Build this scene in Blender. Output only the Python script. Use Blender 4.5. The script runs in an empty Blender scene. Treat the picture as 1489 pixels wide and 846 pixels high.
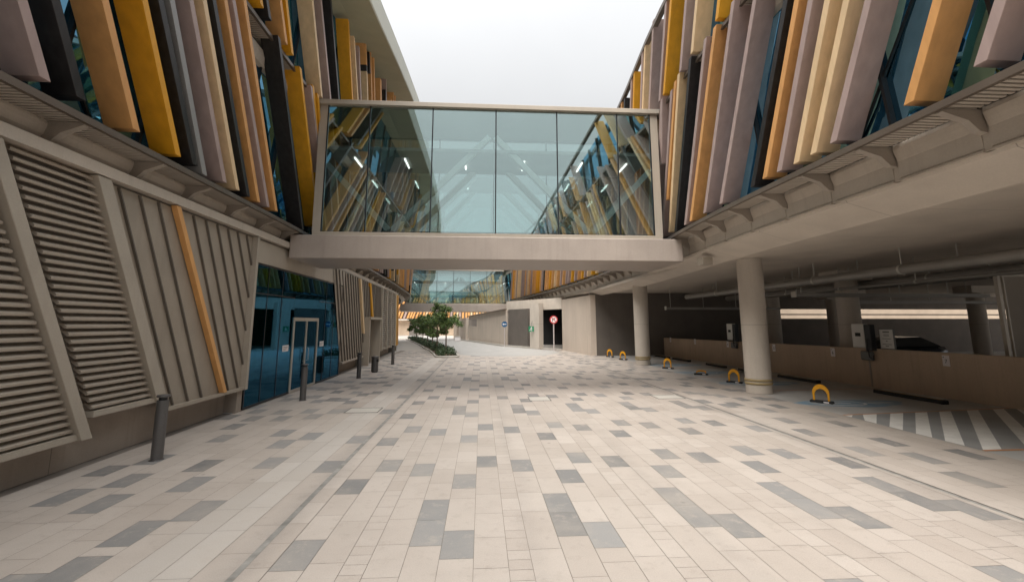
import bpy, bmesh, math, random
from mathutils import Vector, Matrix
random.seed(7)
S = bpy.context.scene
C = S.collection
R = math.radians

# ------------------------------------------------------------------ materials
def new_mat(name):
    m = bpy.data.materials.new(name); m.use_nodes = True
    nt = m.node_tree; nt.nodes.clear()
    out = nt.nodes.new('ShaderNodeOutputMaterial')
    return m, nt, out

def surf(name, col, rough=.6, metal=0., var=.10, scale=1.2, stretch=(1, 1, 1), bump=.0, bscale=40., dirt=0., spec=.5, fine=.04, joint=None, streak=0.):
    """painted / concrete surface: base colour broken up by two noises, bump, own-shape stains"""
    m, nt, out = new_mat(name); N = nt.nodes; L = nt.links
    p = N.new('ShaderNodeBsdfPrincipled'); L.new(p.outputs[0], out.inputs[0])
    p.inputs['Metallic'].default_value = metal
    p.inputs['Specular IOR Level'].default_value = spec
    geo = N.new('ShaderNodeNewGeometry'); mp = N.new('ShaderNodeMapping')
    mp.inputs['Scale'].default_value = stretch
    L.new(geo.outputs['Position'], mp.inputs[0])
    n1 = N.new('ShaderNodeTexNoise'); n1.inputs['Scale'].default_value = scale; n1.inputs['Detail'].default_value = 6
    n2 = N.new('ShaderNodeTexNoise'); n2.inputs['Scale'].default_value = bscale; n2.inputs['Detail'].default_value = 3
    L.new(mp.outputs[0], n1.inputs['Vector']); L.new(mp.outputs[0], n2.inputs['Vector'])
    r1 = N.new('ShaderNodeMapRange'); r1.inputs[1].default_value = .3; r1.inputs[2].default_value = .7
    r1.inputs[3].default_value = 1 - var; r1.inputs[4].default_value = 1 + var
    L.new(n1.outputs[0], r1.inputs[0])
    r2 = N.new('ShaderNodeMapRange'); r2.inputs[1].default_value = .3; r2.inputs[2].default_value = .7
    r2.inputs[3].default_value = 1 - fine; r2.inputs[4].default_value = 1 + fine
    L.new(n2.outputs[0], r2.inputs[0])
    mu = N.new('ShaderNodeMath'); mu.operation = 'MULTIPLY'
    L.new(r1.outputs[0], mu.inputs[0]); L.new(r2.outputs[0], mu.inputs[1])
    vm = N.new('ShaderNodeVectorMath'); vm.operation = 'SCALE'; vm.inputs[0].default_value = col
    L.new(mu.outputs[0], vm.inputs['Scale'])
    last = vm.outputs[0]
    if dirt:
        n3 = N.new('ShaderNodeTexNoise'); n3.inputs['Scale'].default_value = .45; n3.inputs['Detail'].default_value = 9; n3.inputs['Roughness'].default_value = .7
        L.new(geo.outputs['Position'], n3.inputs['Vector'])
        r3 = N.new('ShaderNodeMapRange'); r3.inputs[1].default_value = .52; r3.inputs[2].default_value = .75
        r3.inputs[3].default_value = 0; r3.inputs[4].default_value = dirt
        L.new(n3.outputs[0], r3.inputs[0])
        mx = N.new('ShaderNodeMix'); mx.data_type = 'RGBA'
        L.new(r3.outputs[0], mx.inputs[0]); L.new(last, mx.inputs[6]); mx.inputs[7].default_value = (col[0] * .45, col[1] * .44, col[2] * .42, 1)
        last = mx.outputs[2]
    if streak:    # rain streaks: noise drawn out vertically
        ms = N.new('ShaderNodeMapping'); ms.inputs['Scale'].default_value = (5, 5, .35); L.new(geo.outputs['Position'], ms.inputs[0])
        n4 = N.new('ShaderNodeTexNoise'); n4.inputs['Scale'].default_value = 1.3; n4.inputs['Detail'].default_value = 7; n4.inputs['Roughness'].default_value = .65; L.new(ms.outputs[0], n4.inputs['Vector'])
        r4 = N.new('ShaderNodeMapRange'); r4.inputs[1].default_value = .5; r4.inputs[2].default_value = .78; r4.inputs[3].default_value = 0; r4.inputs[4].default_value = streak; L.new(n4.outputs[0], r4.inputs[0])
        m4 = N.new('ShaderNodeMix'); m4.data_type = 'RGBA'; L.new(r4.outputs[0], m4.inputs[0]); L.new(last, m4.inputs[6]); m4.inputs[7].default_value = (col[0] * .5, col[1] * .48, col[2] * .46, 1); last = m4.outputs[2]
    if joint:     # panel joints every so many metres along an axis
        sp = N.new('ShaderNodeSeparateXYZ'); L.new(geo.outputs['Position'], sp.inputs[0])
        for ax, step, off in joint:
            a1 = N.new('ShaderNodeMath'); a1.operation = 'ADD'; a1.inputs[1].default_value = off + 500 * step; L.new(sp.outputs[ax], a1.inputs[0])
            a2 = N.new('ShaderNodeMath'); a2.operation = 'MODULO'; a2.inputs[1].default_value = step; L.new(a1.outputs[0], a2.inputs[0])
            a3 = N.new('ShaderNodeMath'); a3.operation = 'LESS_THAN'; a3.inputs[1].default_value = .014; L.new(a2.outputs[0], a3.inputs[0])
            a4 = N.new('ShaderNodeMath'); a4.operation = 'MULTIPLY'; a4.inputs[1].default_value = .55; L.new(a3.outputs[0], a4.inputs[0])
            m5 = N.new('ShaderNodeMix'); m5.data_type = 'RGBA'; L.new(a4.outputs[0], m5.inputs[0]); L.new(last, m5.inputs[6]); m5.inputs[7].default_value = (col[0] * .25, col[1] * .24, col[2] * .23, 1); last = m5.outputs[2]
    L.new(last, p.inputs['Base Color'])
    rr = N.new('ShaderNodeMapRange'); rr.inputs[3].default_value = max(.05, rough - .08); rr.inputs[4].default_value = min(1, rough + .08)
    L.new(n1.outputs[0], rr.inputs[0]); L.new(rr.outputs[0], p.inputs['Roughness'])
    if bump:
        b = N.new('ShaderNodeBump'); b.inputs['Strength'].default_value = bump; b.inputs['Distance'].default_value = .01
        L.new(n2.outputs[0], b.inputs['Height']); L.new(b.outputs[0], p.inputs['Normal'])
    return m

def coated_glass(name, body, refl, fac, see=0., seecol=(.4, .7, .68), wave=.0):
    """solar-control glass: dark body (or see-through) + tinted mirror layer with Fresnel"""
    m, nt, out = new_mat(name); N = nt.nodes; L = nt.links
    d = N.new('ShaderNodeBsdfDiffuse'); d.inputs[0].default_value = (*body, 1)
    t = N.new('ShaderNodeBsdfTransparent'); t.inputs[0].default_value = (*seecol, 1)
    ms = N.new('ShaderNodeMixShader'); ms.inputs[0].default_value = see
    L.new(d.outputs[0], ms.inputs[1]); L.new(t.outputs[0], ms.inputs[2])
    g = N.new('ShaderNodeBsdfGlossy'); g.inputs[0].default_value = (*refl, 1); g.inputs['Roughness'].default_value = .012
    lw = N.new('ShaderNodeLayerWeight'); lw.inputs[0].default_value = .35
    mr = N.new('ShaderNodeMapRange'); mr.inputs[3].default_value = fac; mr.inputs[4].default_value = min(.95, fac + .45)
    L.new(lw.outputs['Fresnel'], mr.inputs[0])
    if wave:
        geo = N.new('ShaderNodeNewGeometry')
        n = N.new('ShaderNodeTexNoise'); n.inputs['Scale'].default_value = .9; n.inputs['Detail'].default_value = 1
        L.new(geo.outputs['Position'], n.inputs['Vector'])
        b = N.new('ShaderNodeBump'); b.inputs['Strength'].default_value = wave; b.inputs['Distance'].default_value = .02
        L.new(n.outputs[0], b.inputs['Height']); L.new(b.outputs[0], g.inputs['Normal'])
    mix = N.new('ShaderNodeMixShader')
    L.new(mr.outputs[0], mix.inputs[0]); L.new(ms.outputs[0], mix.inputs[1]); L.new(g.outputs[0], mix.inputs[2])
    L.new(mix.outputs[0], out.inputs[0])
    return m

def emit(name, col, st):
    m, nt, out = new_mat(name)
    e = nt.nodes.new('ShaderNodeEmission'); e.inputs[0].default_value = (*col, 1); e.inputs[1].default_value = st
    nt.links.new(e.outputs[0], out.inputs[0]); return m

def paver_mat(name, a, b, dirt, dirtcol, bands=((5.75, .32, .5), (-2.15, .22, .45), (.55, .16, .22), (2.35, .16, .22), (3.6, .14, .15))):
    m, nt, out = new_mat(name); N = nt.nodes; L = nt.links
    p = N.new('ShaderNodeBsdfPrincipled'); L.new(p.outputs[0], out.inputs[0])
    at = N.new('ShaderNodeAttribute'); at.attribute_name = 'tone'
    mx = N.new('ShaderNodeMix'); mx.data_type = 'RGBA'
    mx.inputs[6].default_value = (*a, 1); mx.inputs[7].default_value = (*b, 1)
    L.new(at.outputs['Fac'], mx.inputs[0])
    geo = N.new('ShaderNodeNewGeometry')
    n1 = N.new('ShaderNodeTexNoise'); n1.inputs['Scale'].default_value = .55; n1.inputs['Detail'].default_value = 10; n1.inputs['Roughness'].default_value = .68
    n2 = N.new('ShaderNodeTexNoise'); n2.inputs['Scale'].default_value = 90; n2.inputs['Detail'].default_value = 4
    n3 = N.new('ShaderNodeTexNoise'); n3.inputs['Scale'].default_value = 5; n3.inputs['Detail'].default_value = 8; n3.inputs['Roughness'].default_value = .75
    for n in (n1, n2, n3): L.new(geo.outputs['Position'], n.inputs['Vector'])
    r1 = N.new('ShaderNodeMapRange'); r1.inputs[1].default_value = .45; r1.inputs[2].default_value = .75; r1.inputs[3].default_value = 0; r1.inputs[4].default_value = dirt
    L.new(n1.outputs[0], r1.inputs[0])
    m2 = N.new('ShaderNodeMix'); m2.data_type = 'RGBA'; m2.inputs[7].default_value = (*dirtcol, 1)
    L.new(r1.outputs[0], m2.inputs[0]); L.new(mx.outputs[2], m2.inputs[6])
    r3 = N.new('ShaderNodeMapRange'); r3.inputs[1].default_value = .54; r3.inputs[2].default_value = .74; r3.inputs[3].default_value = 0; r3.inputs[4].default_value = dirt * 1.1
    L.new(n3.outputs[0], r3.inputs[0])
    m3 = N.new('ShaderNodeMix'); m3.data_type = 'RGBA'; m3.inputs[7].default_value = (*dirtcol, 1)
    L.new(r3.outputs[0], m3.inputs[0]); L.new(m2.outputs[2], m3.inputs[6])
    r2 = N.new('ShaderNodeMapRange'); r2.inputs[1].default_value = .3; r2.inputs[2].default_value = .7; r2.inputs[3].default_value = .93; r2.inputs[4].default_value = 1.07
    L.new(n2.outputs[0], r2.inputs[0])
    sp = N.new('ShaderNodeSeparateXYZ'); L.new(geo.outputs['Position'], sp.inputs[0]); lastc = m3.outputs[2]
    nb_ = N.new('ShaderNodeTexNoise'); nb_.inputs['Scale'].default_value = .16; nb_.inputs['Detail'].default_value = 2; L.new(geo.outputs['Position'], nb_.inputs['Vector'])
    for xc, wd, am in bands:     # wheel and gutter dirt: wandering strips along the street
        q1 = N.new('ShaderNodeMath'); q1.operation = 'MULTIPLY_ADD'; q1.inputs[1].default_value = 1.1; q1.inputs[2].default_value = -.55 - xc; L.new(nb_.outputs[0], q1.inputs[0])
        q2 = N.new('ShaderNodeMath'); q2.operation = 'ADD'; L.new(sp.outputs[0], q2.inputs[0]); L.new(q1.outputs[0], q2.inputs[1])
        q3 = N.new('ShaderNodeMath'); q3.operation = 'ABSOLUTE'; L.new(q2.outputs[0], q3.inputs[0])
        q4 = N.new('ShaderNodeMapRange'); q4.inputs[1].default_value = wd; q4.inputs[2].default_value = wd * .2; q4.inputs[3].default_value = 0; q4.inputs[4].default_value = am; L.new(q3.outputs[0], q4.inputs[0])
        q5 = N.new('ShaderNodeMath'); q5.operation = 'MULTIPLY'; L.new(q4.outputs[0], q5.inputs[0]); L.new(n3.outputs[0], q5.inputs[1])
        q6 = N.new('ShaderNodeMix'); q6.data_type = 'RGBA'; q6.inputs[7].default_value = (.20, .185, .17, 1); L.new(q5.outputs[0], q6.inputs[0]); L.new(lastc, q6.inputs[6]); lastc = q6.outputs[2]
    # spots of gum and oil
    vo = N.new('ShaderNodeTexVoronoi'); vo.inputs['Scale'].default_value = 1.1; L.new(geo.outputs['Position'], vo.inputs['Vector'])
    vr = N.new('ShaderNodeMapRange'); vr.inputs[1].default_value = .045; vr.inputs[2].default_value = .02; vr.inputs[3].default_value = 0; vr.inputs[4].default_value = .4; L.new(vo.outputs['Distance'], vr.inputs[0])
    v6 = N.new('ShaderNodeMix'); v6.data_type = 'RGBA'; v6.inputs[7].default_value = (.14, .13, .12, 1); L.new(vr.outputs[0], v6.inputs[0]); L.new(lastc, v6.inputs[6]); lastc = v6.outputs[2]
    vm = N.new('ShaderNodeVectorMath'); vm.operation = 'SCALE'; L.new(lastc, vm.inputs[0]); L.new(r2.outputs[0], vm.inputs['Scale'])
    L.new(vm.outputs[0], p.inputs['Base Color'])
    p.inputs['Roughness'].default_value = .62; p.inputs['Specular IOR Level'].default_value = .35
    b = N.new('ShaderNodeBump'); b.inputs['Strength'].default_value = .15; b.inputs['Distance'].default_value = .004
    L.new(n2.outputs[0], b.inputs['Height']); L.new(b.outputs[0], p.inputs['Normal'])
    return m

def leaf_mat(name, a, b):
    m, nt, out = new_mat(name); N = nt.nodes; L = nt.links
    p = N.new('ShaderNodeBsdfPrincipled'); L.new(p.outputs[0], out.inputs[0])
    at = N.new('ShaderNodeAttribute'); at.attribute_name = 'tone'
    mx = N.new('ShaderNodeMix'); mx.data_type = 'RGBA'
    mx.inputs[6].default_value = (*a, 1); mx.inputs[7].default_value = (*b, 1)
    L.new(at.outputs['Fac'], mx.inputs[0]); L.new(mx.outputs[2], p.inputs['Base Color'])
    p.inputs['Roughness'].default_value = .5
    return m

BG = (.335, .29, .24)
M = {
 'clad': surf('clad_paint', (0.332, 0.283, 0.227), .5, var=.08, bump=.03, dirt=.12, streak=.22),
 'louvre': surf('louvre_paint', (.36, .305, .245), .45, var=.06),
 'frame': surf('frame_paint', (0.39, 0.341, 0.28), .45, var=.06, streak=.15),
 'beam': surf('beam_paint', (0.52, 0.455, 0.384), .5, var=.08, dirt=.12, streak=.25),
 'beamdark': surf('beam_paint_shaded', (.34, .295, .25), .6),  # beam colour darkened for the shade on the brackets; also used for joints
 'gap_shade': surf('cladding_gap_shade', (.13, .11, .09), .6),  # shadow gaps of the cladding painted as dark bars; also colours the louvre backing
 'grille': surf('grille_paint', (0.442, 0.39, 0.332), .5),
 'trim': surf('trim_metal', (0.13, 0.101, 0.078), .4, metal=.3),
 'deck': surf('deck_paint', (.37, .315, .275), .5, var=.07, dirt=.18, streak=.22),
 'soffit': surf('soffit_paint', (0.559, 0.494, 0.423), .7, var=.08, dirt=.18, joint=((1, 2.6, .4),)),
 'roofsoffit': surf('roof_soffit_paint', (0.391, 0.368, 0.253), .55, var=.08),
 'fascia': surf('roof_fascia_paint', (.52, .53, .46), .5, var=.05),
 'plinth': surf('plinth_render', (0.338, 0.281, 0.231), .8, var=.10, bump=.2, dirt=.25, streak=.3, joint=((1, 2.4, 0),)),
 'concrete': surf('concrete', (0.525, 0.469, 0.406), .75, var=.10, bump=.12, dirt=.18, stretch=(1, 1, .5), streak=.22, joint=((2, 2.05, 0),)),
 'wall': surf('rendered_wall', (.54, .46, .385), .8, var=.06, bump=.1, dirt=.15, stretch=(1, 1, .35), streak=.25, joint=((1, 2.4, .3),)),
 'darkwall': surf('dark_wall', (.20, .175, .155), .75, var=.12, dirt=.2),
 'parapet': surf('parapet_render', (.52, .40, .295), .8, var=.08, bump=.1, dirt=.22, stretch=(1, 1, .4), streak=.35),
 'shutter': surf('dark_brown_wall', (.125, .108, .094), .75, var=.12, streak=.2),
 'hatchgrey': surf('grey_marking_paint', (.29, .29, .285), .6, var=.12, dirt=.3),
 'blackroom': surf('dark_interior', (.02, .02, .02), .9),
 'tan': surf('tan_render', (.40, .32, .245), .8),
 'cfloor': surf('garage_floor', (.42, .41, .395), .55, var=.15, bump=.08, dirt=.35, bscale=60),
 'road': surf('road_concrete', (0.378, 0.365, 0.347), .75, var=.10, dirt=.25, bump=.1, bscale=80),
 'ground': surf('far_paving', (0.45, 0.41, 0.365), .75, var=.08, dirt=.15),
 'joint': surf('paving_joint', (.25, .215, .185), .9, var=.2),
 'gutter': surf('drain_stone', (.25, .24, .222), .6, var=.3, scale=6, dirt=.5),
 'kerb': surf('kerb_stone', (0.468, 0.441, 0.396), .7, var=.08),
 'white': surf('white_paint', (.74, .72, .68), .6, var=.08, dirt=.2, scale=4),
 'orange_line': surf('orange_line_paint', (.52, .25, .11), .6, var=.15, dirt=.2),
 'yellow': surf('fin_yellow', (.70, .33, .015), .42, var=.09, scale=2.2, stretch=(3, 3, .2), metal=.0, streak=.16, fine=.012),
 'orange': surf('fin_orange', (.66, .34, .12), .45, var=.09, scale=2.2, stretch=(3, 3, .2), metal=.0, streak=.16, fine=.012),
 'mauve': surf('fin_mauve', (.40, .30, .275), .45, var=.09, scale=2.2, stretch=(3, 3, .2), metal=.0, streak=.16, fine=.012),
 'cream': surf('fin_cream', (.74, .54, .32), .45, var=.09, scale=2.2, stretch=(3, 3, .2), metal=.0, streak=.16, fine=.012),
 'black': surf('fin_black', (.030, .028, .028), .36, var=.25, scale=3, stretch=(4, 4, .3), metal=.2),
 'grey': surf('fin_grey', (.30, .295, .29), .42, var=.06, metal=.2),
 'bollard': surf('bollard_metal', (.125, .12, .118), .42, metal=.55, var=.08),
 'darkmetal': surf('dark_metal', (.028, .03, .033), .35, metal=.5),
 'steel': surf('painted_steel', (.47, .45, .41), .5),
 'alu': surf('aluminium_frame', (.46, .42, .36), .38, metal=.35, var=.05),
 'pipe': surf('pipe_paint', (0.252, 0.238, 0.217), .45, metal=.2),
 'brace': surf('brace_paint', (.75, .78, .75), .45),
 'lockyellow': surf('lock_yellow', (.78, .36, .01), .35, var=.08, scale=8),
 'rubber': surf('black_rubber', (.018, .018, .018), .7),
 'goldband': surf('yellow_band', (.34, .26, .13), .5),
 'charger': surf('charger_white', (.62, .61, .58), .35),
 'boxgrey': surf('junction_box_grey', (.16, .165, .16), .5),
 'signpole': surf('sign_pole_paint', (.60, .55, .54), .4, metal=.3),
 'red': surf('sign_red', (.50, .045, .05), .4),
 'signwhite': surf('sign_white', (.80, .76, .76), .4),
 'blue': surf('sign_blue', (.01, .09, .21), .4),
 'green': surf('sign_green', (.01, .22, .10), .4),
 'carpaint': surf('car_paint', (.05, .056, .066), .15, metal=.6),
 'carglass': surf('car_glass', (.02, .025, .03), .06, spec=.9),
 'headlamp': surf('headlamp_glass', (.65, .68, .70), .15),
 'trunk': surf('bark', (.16, .11, .075), .9, var=.2, scale=9, bump=.4),
 'greenroom': surf('interior_green', (0.077, 0.187, 0.121), .7),
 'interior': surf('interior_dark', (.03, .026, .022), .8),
 'tactile': paver_mat('tactile_paver', (.43, .39, .352), (.50, .46, .42), .5, (.42, .37, .32)),
 'light': paver_mat('light_paver', (.415, .362, .318), (.485, .432, .386), .5, (.31, .265, .228)),
 'dark': paver_mat('dark_paver', (.185, .18, .175), (.29, .28, .27), .8, (.40, .355, .31)),
 'leaf': leaf_mat('leaf', (.035, .08, .018), (.17, .25, .065)),
 'shrub': leaf_mat('shrub_leaf', (.028, .06, .024), (.11, .155, .075)),
 'curtain': coated_glass('curtain_glass', (.007, .045, .068), (.26, .60, .86), .46, wave=.05),
 'entry': coated_glass('entry_glass', (.006, .024, .024), (.10, .31, .56), .22, see=.85, seecol=(.44, .72, .60)),
 'bridgeglass': coated_glass('bridge_glass', (.02, .05, .05), (.80, .94, .93), .33, see=.98, seecol=(.90, .965, .96), wave=.012),
 'lamp': emit('lamp_tube', (1, .97, .9), 1.4),
 'ceiling': surf('bridge_ceiling', (.42, .42, .41), .7),
 'fluor': surf('batten_plastic', (.30, .29, .27), .5),
}

# blue bay paint: worn in blotches over the floor colour
def worn(name, col, under, thr):
    m, nt, out = new_mat(name); N = nt.nodes; L = nt.links
    p = N.new('ShaderNodeBsdfPrincipled'); L.new(p.outputs[0], out.inputs[0]); p.inputs['Roughness'].default_value = .6
    geo = N.new('ShaderNodeNewGeometry'); n = N.new('ShaderNodeTexNoise'); n.inputs['Scale'].default_value = 1.6; n.inputs['Detail'].default_value = 10; n.inputs['Roughness'].default_value = .7
    L.new(geo.outputs['Position'], n.inputs['Vector'])
    r = N.new('ShaderNodeMapRange'); r.inputs[1].default_value = thr - .15; r.inputs[2].default_value = thr + .15; L.new(n.outputs[0], r.inputs[0])
    mx = N.new('ShaderNodeMix'); mx.data_type = 'RGBA'; mx.inputs[6].default_value = (*col, 1); mx.inputs[7].default_value = (*under, 1)
    L.new(r.outputs[0], mx.inputs[0]); L.new(mx.outputs[2], p.inputs['Base Color'])
    return m
M['baypaint'] = worn('bay_blue_paint', (.15, .29, .42), (.40, .40, .395), .53)
M['symbol'] = worn('bay_white_paint', (.72, .72, .70), (.42, .44, .45), .62)

# ------------------------------------------------------------------ mesh builder
class MB:
    def __init__(s): s.v = []; s.f = []; s.m = []; s.t = []; s.sm = []
    def add(s, vs, fs, mi=0, tone=0., smooth=False):
        o = len(s.v); s.v += [tuple(p) for p in vs]
        for f in fs: s.f.append([o + i for i in f]); s.m.append(mi); s.t.append(tone); s.sm.append(smooth)
    def quad(s, a, b, c, d, mi=0, tone=0.): s.add([a, b, c, d], [(0, 1, 2, 3)], mi, tone)
    def hexa(s, p, mi=0):   # p: bottom 4 (ccw), top 4
        s.add(p, [(3, 2, 1, 0), (4, 5, 6, 7), (0, 1, 5, 4), (1, 2, 6, 5), (2, 3, 7, 6), (3, 0, 4, 7)], mi)
    def box(s, x0, x1, y0, y1, z0, z1, mi=0):
        s.hexa([(x0, y0, z0), (x1, y0, z0), (x1, y1, z0), (x0, y1, z0), (x0, y0, z1), (x1, y0, z1), (x1, y1, z1), (x0, y1, z1)], mi)
    def bar(s, a, b, w, h, upv=(0, 0, 1), mi=0):   # box beam from a to b
        a = Vector(a); b = Vector(b); d = (b - a).normalized(); u = Vector(upv)
        sd = d.cross(u)
        if sd.length < 1e-4: sd = d.cross(Vector((1, 0, 0)))
        sd.normalize(); u = sd.cross(d).normalized()
        q = [(-w / 2, -h / 2), (w / 2, -h / 2), (w / 2, h / 2), (-w / 2, h / 2)]
        s.hexa([a + sd * i + u * j for i, j in q] + [b + sd * i + u * j for i, j in q], mi)
    def tube(s, path, r, n=10, mi=0, caps=True, smooth=True):
        path = [Vector(p) for p in path]; rings = []
        rs = r if isinstance(r, (list, tuple)) else [r] * len(path)
        ref = None; o = len(s.v); vs = []; fs = []
        for i, p in enumerate(path):
            d = (path[min(i + 1, len(path) - 1)] - path[max(i - 1, 0)]).normalized()
            if ref is None: ref = d.cross(Vector((0, 0, 1))); ref = d.cross(Vector((1, 0, 0))) if ref.length < 1e-3 else ref
            x = (ref - d * ref.dot(d)).normalized(); y = d.cross(x); ref = x
            vs += [p + (x * math.cos(2 * math.pi * k / n) + y * math.sin(2 * math.pi * k / n)) * rs[i] for k in range(n)]
        for i in range(len(path) - 1):
            for k in range(n):
                fs.append((i * n + k, i * n + (k + 1) % n, (i + 1) * n + (k + 1) % n, (i + 1) * n + k))
        s.add(vs, fs, mi, 0, smooth)
        if caps:
            s.add(vs[:n], [tuple(reversed(range(n)))], mi); s.add(vs[-n:], [tuple(range(n))], mi)
    def lathe(s, prof, c=(0, 0, 0), n=28, mi=0, smooth=True):   # prof: (r,z) bottom to top; split sharp corners by repeating points
        vs = []; fs = []
        for r, z in prof: vs += [(c[0] + r * math.cos(2 * math.pi * k / n), c[1] + r * math.sin(2 * math.pi * k / n), c[2] + z) for k in range(n)]
        for i in range(len(prof) - 1):
            if prof[i] == prof[i + 1]: continue
            for k in range(n): fs.append((i * n + k, i * n + (k + 1) % n, (i + 1) * n + (k + 1) % n, (i + 1) * n + k))
        s.add(vs, fs, mi, 0, smooth)
        if prof[-1][0] > 1e-3: s.add(vs[-n:], [tuple(range(n))], mi)
    def disc(s, c, r, nrm, th=.01, n=28, mi=0):
        c = Vector(c); nrm = Vector(nrm).normalized(); s.tube([c, c + nrm * th], r, n, mi, True, False)
    def prism(s, poly, off, mi=0):     # planar polygon extruded by vector
        o = Vector(off); n = len(poly); a = [Vector(p) for p in poly]
        s.add(a + [p + o for p in a], [tuple(reversed(range(n))), tuple(range(n, 2 * n))] + [(i, (i + 1) % n, n + (i + 1) % n, n + i) for i in range(n)], mi)
    def build(s, name, mats, parent=None, label=None, bevel=0., kind=None, recalc=True):
        me = bpy.data.meshes.new(name); me.from_pydata(s.v, [], s.f)
        for m in (mats if isinstance(mats, (list, tuple)) else [mats]): me.materials.append(M[m])
        me.polygons.foreach_set('material_index', s.m)
        me.polygons.foreach_set('use_smooth', s.sm)
        if any(s.t):
            at = me.attributes.new('tone', 'FLOAT', 'FACE'); at.data.foreach_set('value', s.t)
        if recalc:
            b = bmesh.new(); b.from_mesh(me); bmesh.ops.recalc_face_normals(b, faces=b.faces)
            if bevel: bmesh.ops.bevel(b, geom=b.edges[:], offset=bevel, segments=1, affect='EDGES')
            b.to_mesh(me); b.free()
        me.update()
        o = bpy.data.objects.new(name, me); C.objects.link(o)
        if parent is not None:
            o.parent = parent; w = Vector(parent.location); q = parent.parent
            while q is not None: w += Vector(q.location); q = q.parent
            o.location = -w
        if label: o['label'] = label
        if kind: o['kind'] = kind
        return o

def tag(o, label=None, cat=None, group=None, kind=None):
    for k, v in (('label', label), ('category', cat), ('group', group), ('kind', kind)):
        if v: o[k] = v
    return o

def empty(name, loc, label=None, cat=None, group=None):
    o = bpy.data.objects.new(name, None); C.objects.link(o); o.location = loc
    return tag(o, label, cat, group)

def kids(o): return [c for c in bpy.data.objects if c.parent == o]
def copy_tree(o, parent=None):
    c = o.copy(); C.objects.link(c)
    if parent is not None: c.parent = parent
    for ch in kids(o): copy_tree(ch, c)
    return c

def text_mesh(txt, size, name, mat, mtx, parent, depth=.003):
    cu = bpy.data.curves.new(name, 'FONT'); cu.body = txt; cu.size = size; cu.align_x = 'CENTER'; cu.align_y = 'CENTER'; cu.extrude = depth
    t = bpy.data.objects.new('tmp', cu); C.objects.link(t)
    dg = bpy.context.evaluated_depsgraph_get(); dg.update()
    me = bpy.data.meshes.new_from_object(t.evaluated_get(dg))
    bpy.data.objects.remove(t); me.transform(mtx); me.materials.clear(); me.materials.append(M[mat])
    o = bpy.data.objects.new(name, me); C.objects.link(o); o.parent = parent
    w = Vector(parent.location); o.location = -w
    return o

# ------------------------------------------------------------------ plan curves of the two facades
def curve(pts):
    def g(y):
        if y <= pts[0][0]: return pts[0][1]
        if y >= pts[-1][0]:
            (a, b), (c, d) = pts[-2:]; return d + (y - c) * (d - b) / (c - a)
        for i in range(len(pts) - 1):
            if pts[i][0] <= y <= pts[i + 1][0]: break
        p0 = pts[max(i - 1, 0)]; p1 = pts[i]; p2 = pts[i + 1]; p3 = pts[min(i + 2, len(pts) - 1)]
        h = p2[0] - p1[0]; t = (y - p1[0]) / h
        m1 = (p2[1] - p0[1]) / (p2[0] - p0[0]); m2 = (p3[1] - p1[1]) / (p3[0] - p1[0])
        return (2*t**3 - 3*t*t + 1) * p1[1] + (t**3 - 2*t*t + t) * h * m1 + (-2*t**3 + 3*t*t) * p2[1] + (t**3 - t*t) * h * m2
    return g
XL = curve([(-60, -11.6), (-36, -7.9), (-20, -6.2), (-6, -5.45), (4, -5.36), (14, -5.42), (25, -5.76), (36, -6.3), (46, -7.1), (58, -9.5), (70, -13.5)])
XR = curve([(-60, 5.74), (8, 5.76), (12.5, 5.90), (17, 6.35), (22, 6.70), (27.4, 6.66), (33, 6.3), (38.2, 5.77), (46, 4.95), (55, 3.7), (62, 2.4)])
def FX(side, y, o): return XR(y) + o if side > 0 else XL(y) - o   # o = metres back from the eave line

def sweep(mb, side, prof, y0, y1, step=1.0, closed=True, mi=0, smooth=False, zf=None):
    n = max(1, int(math.ceil((y1 - y0) / step))); ys = [y0 + (y1 - y0) * i / n for i in range(n + 1)]
    k = len(prof); vs = []; fs = []
    for y in ys:
        for (o, z) in prof: vs.append((FX(side, y, o), y, z if zf is None else zf(y, z)))
    for i in range(n):
        for j in range(k if closed else k - 1):
            a = i * k + j; b = i * k + (j + 1) % k
            fs.append((a, b, b + k, a + k))
    mb.add(vs, fs, mi, 0, smooth)
    if closed: mb.add(vs[:k], [tuple(range(k))], mi); mb.add(vs[-k:], [tuple(range(k))], mi)

LEAN = .10
def fin(mb, side, Yb, zb, Yt, zt, depth=.42, w=.15):
    ps = []
    for (y, z) in ((Yb, zb), (Yt, zt)):
        o = -LEAN * (z - 4.8) - .015
        f = FX(side, y, o); b = FX(side, y, o + depth)
        ps.append([(f, y, z), (f, y - w, z), (b, y - w, z), (b, y, z)])
    mb.hexa(ps[0] + ps[1])
COLN = {'yellow': 'mustard yellow fin', 'orange': 'orange wood toned fin', 'mauve': 'dusky mauve fin', 'cream': 'pale cream fin', 'black': 'black fin', 'grey': 'light grey fin'}

# ================================================================== SETTING: ground
def structure(name, mb, mat, **k): return tag(mb.build(name, mat, **k), kind='structure')
g = MB(); g.quad((-160, -120, -.03), (160, -120, -.03), (160, 240, -.03), (-160, 240, -.03)); structure('ground', g, 'ground')

X0, X1, PY0, PY1 = -6.3, 8.38, .6, 37.0
g = MB(); g.quad((X0, PY0 - 14, -.009), (X1, PY0 - 14, -.009), (X1, PY1, -.009), (X0, PY1, -.009)); structure('paving_bed', g, 'joint')
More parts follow.
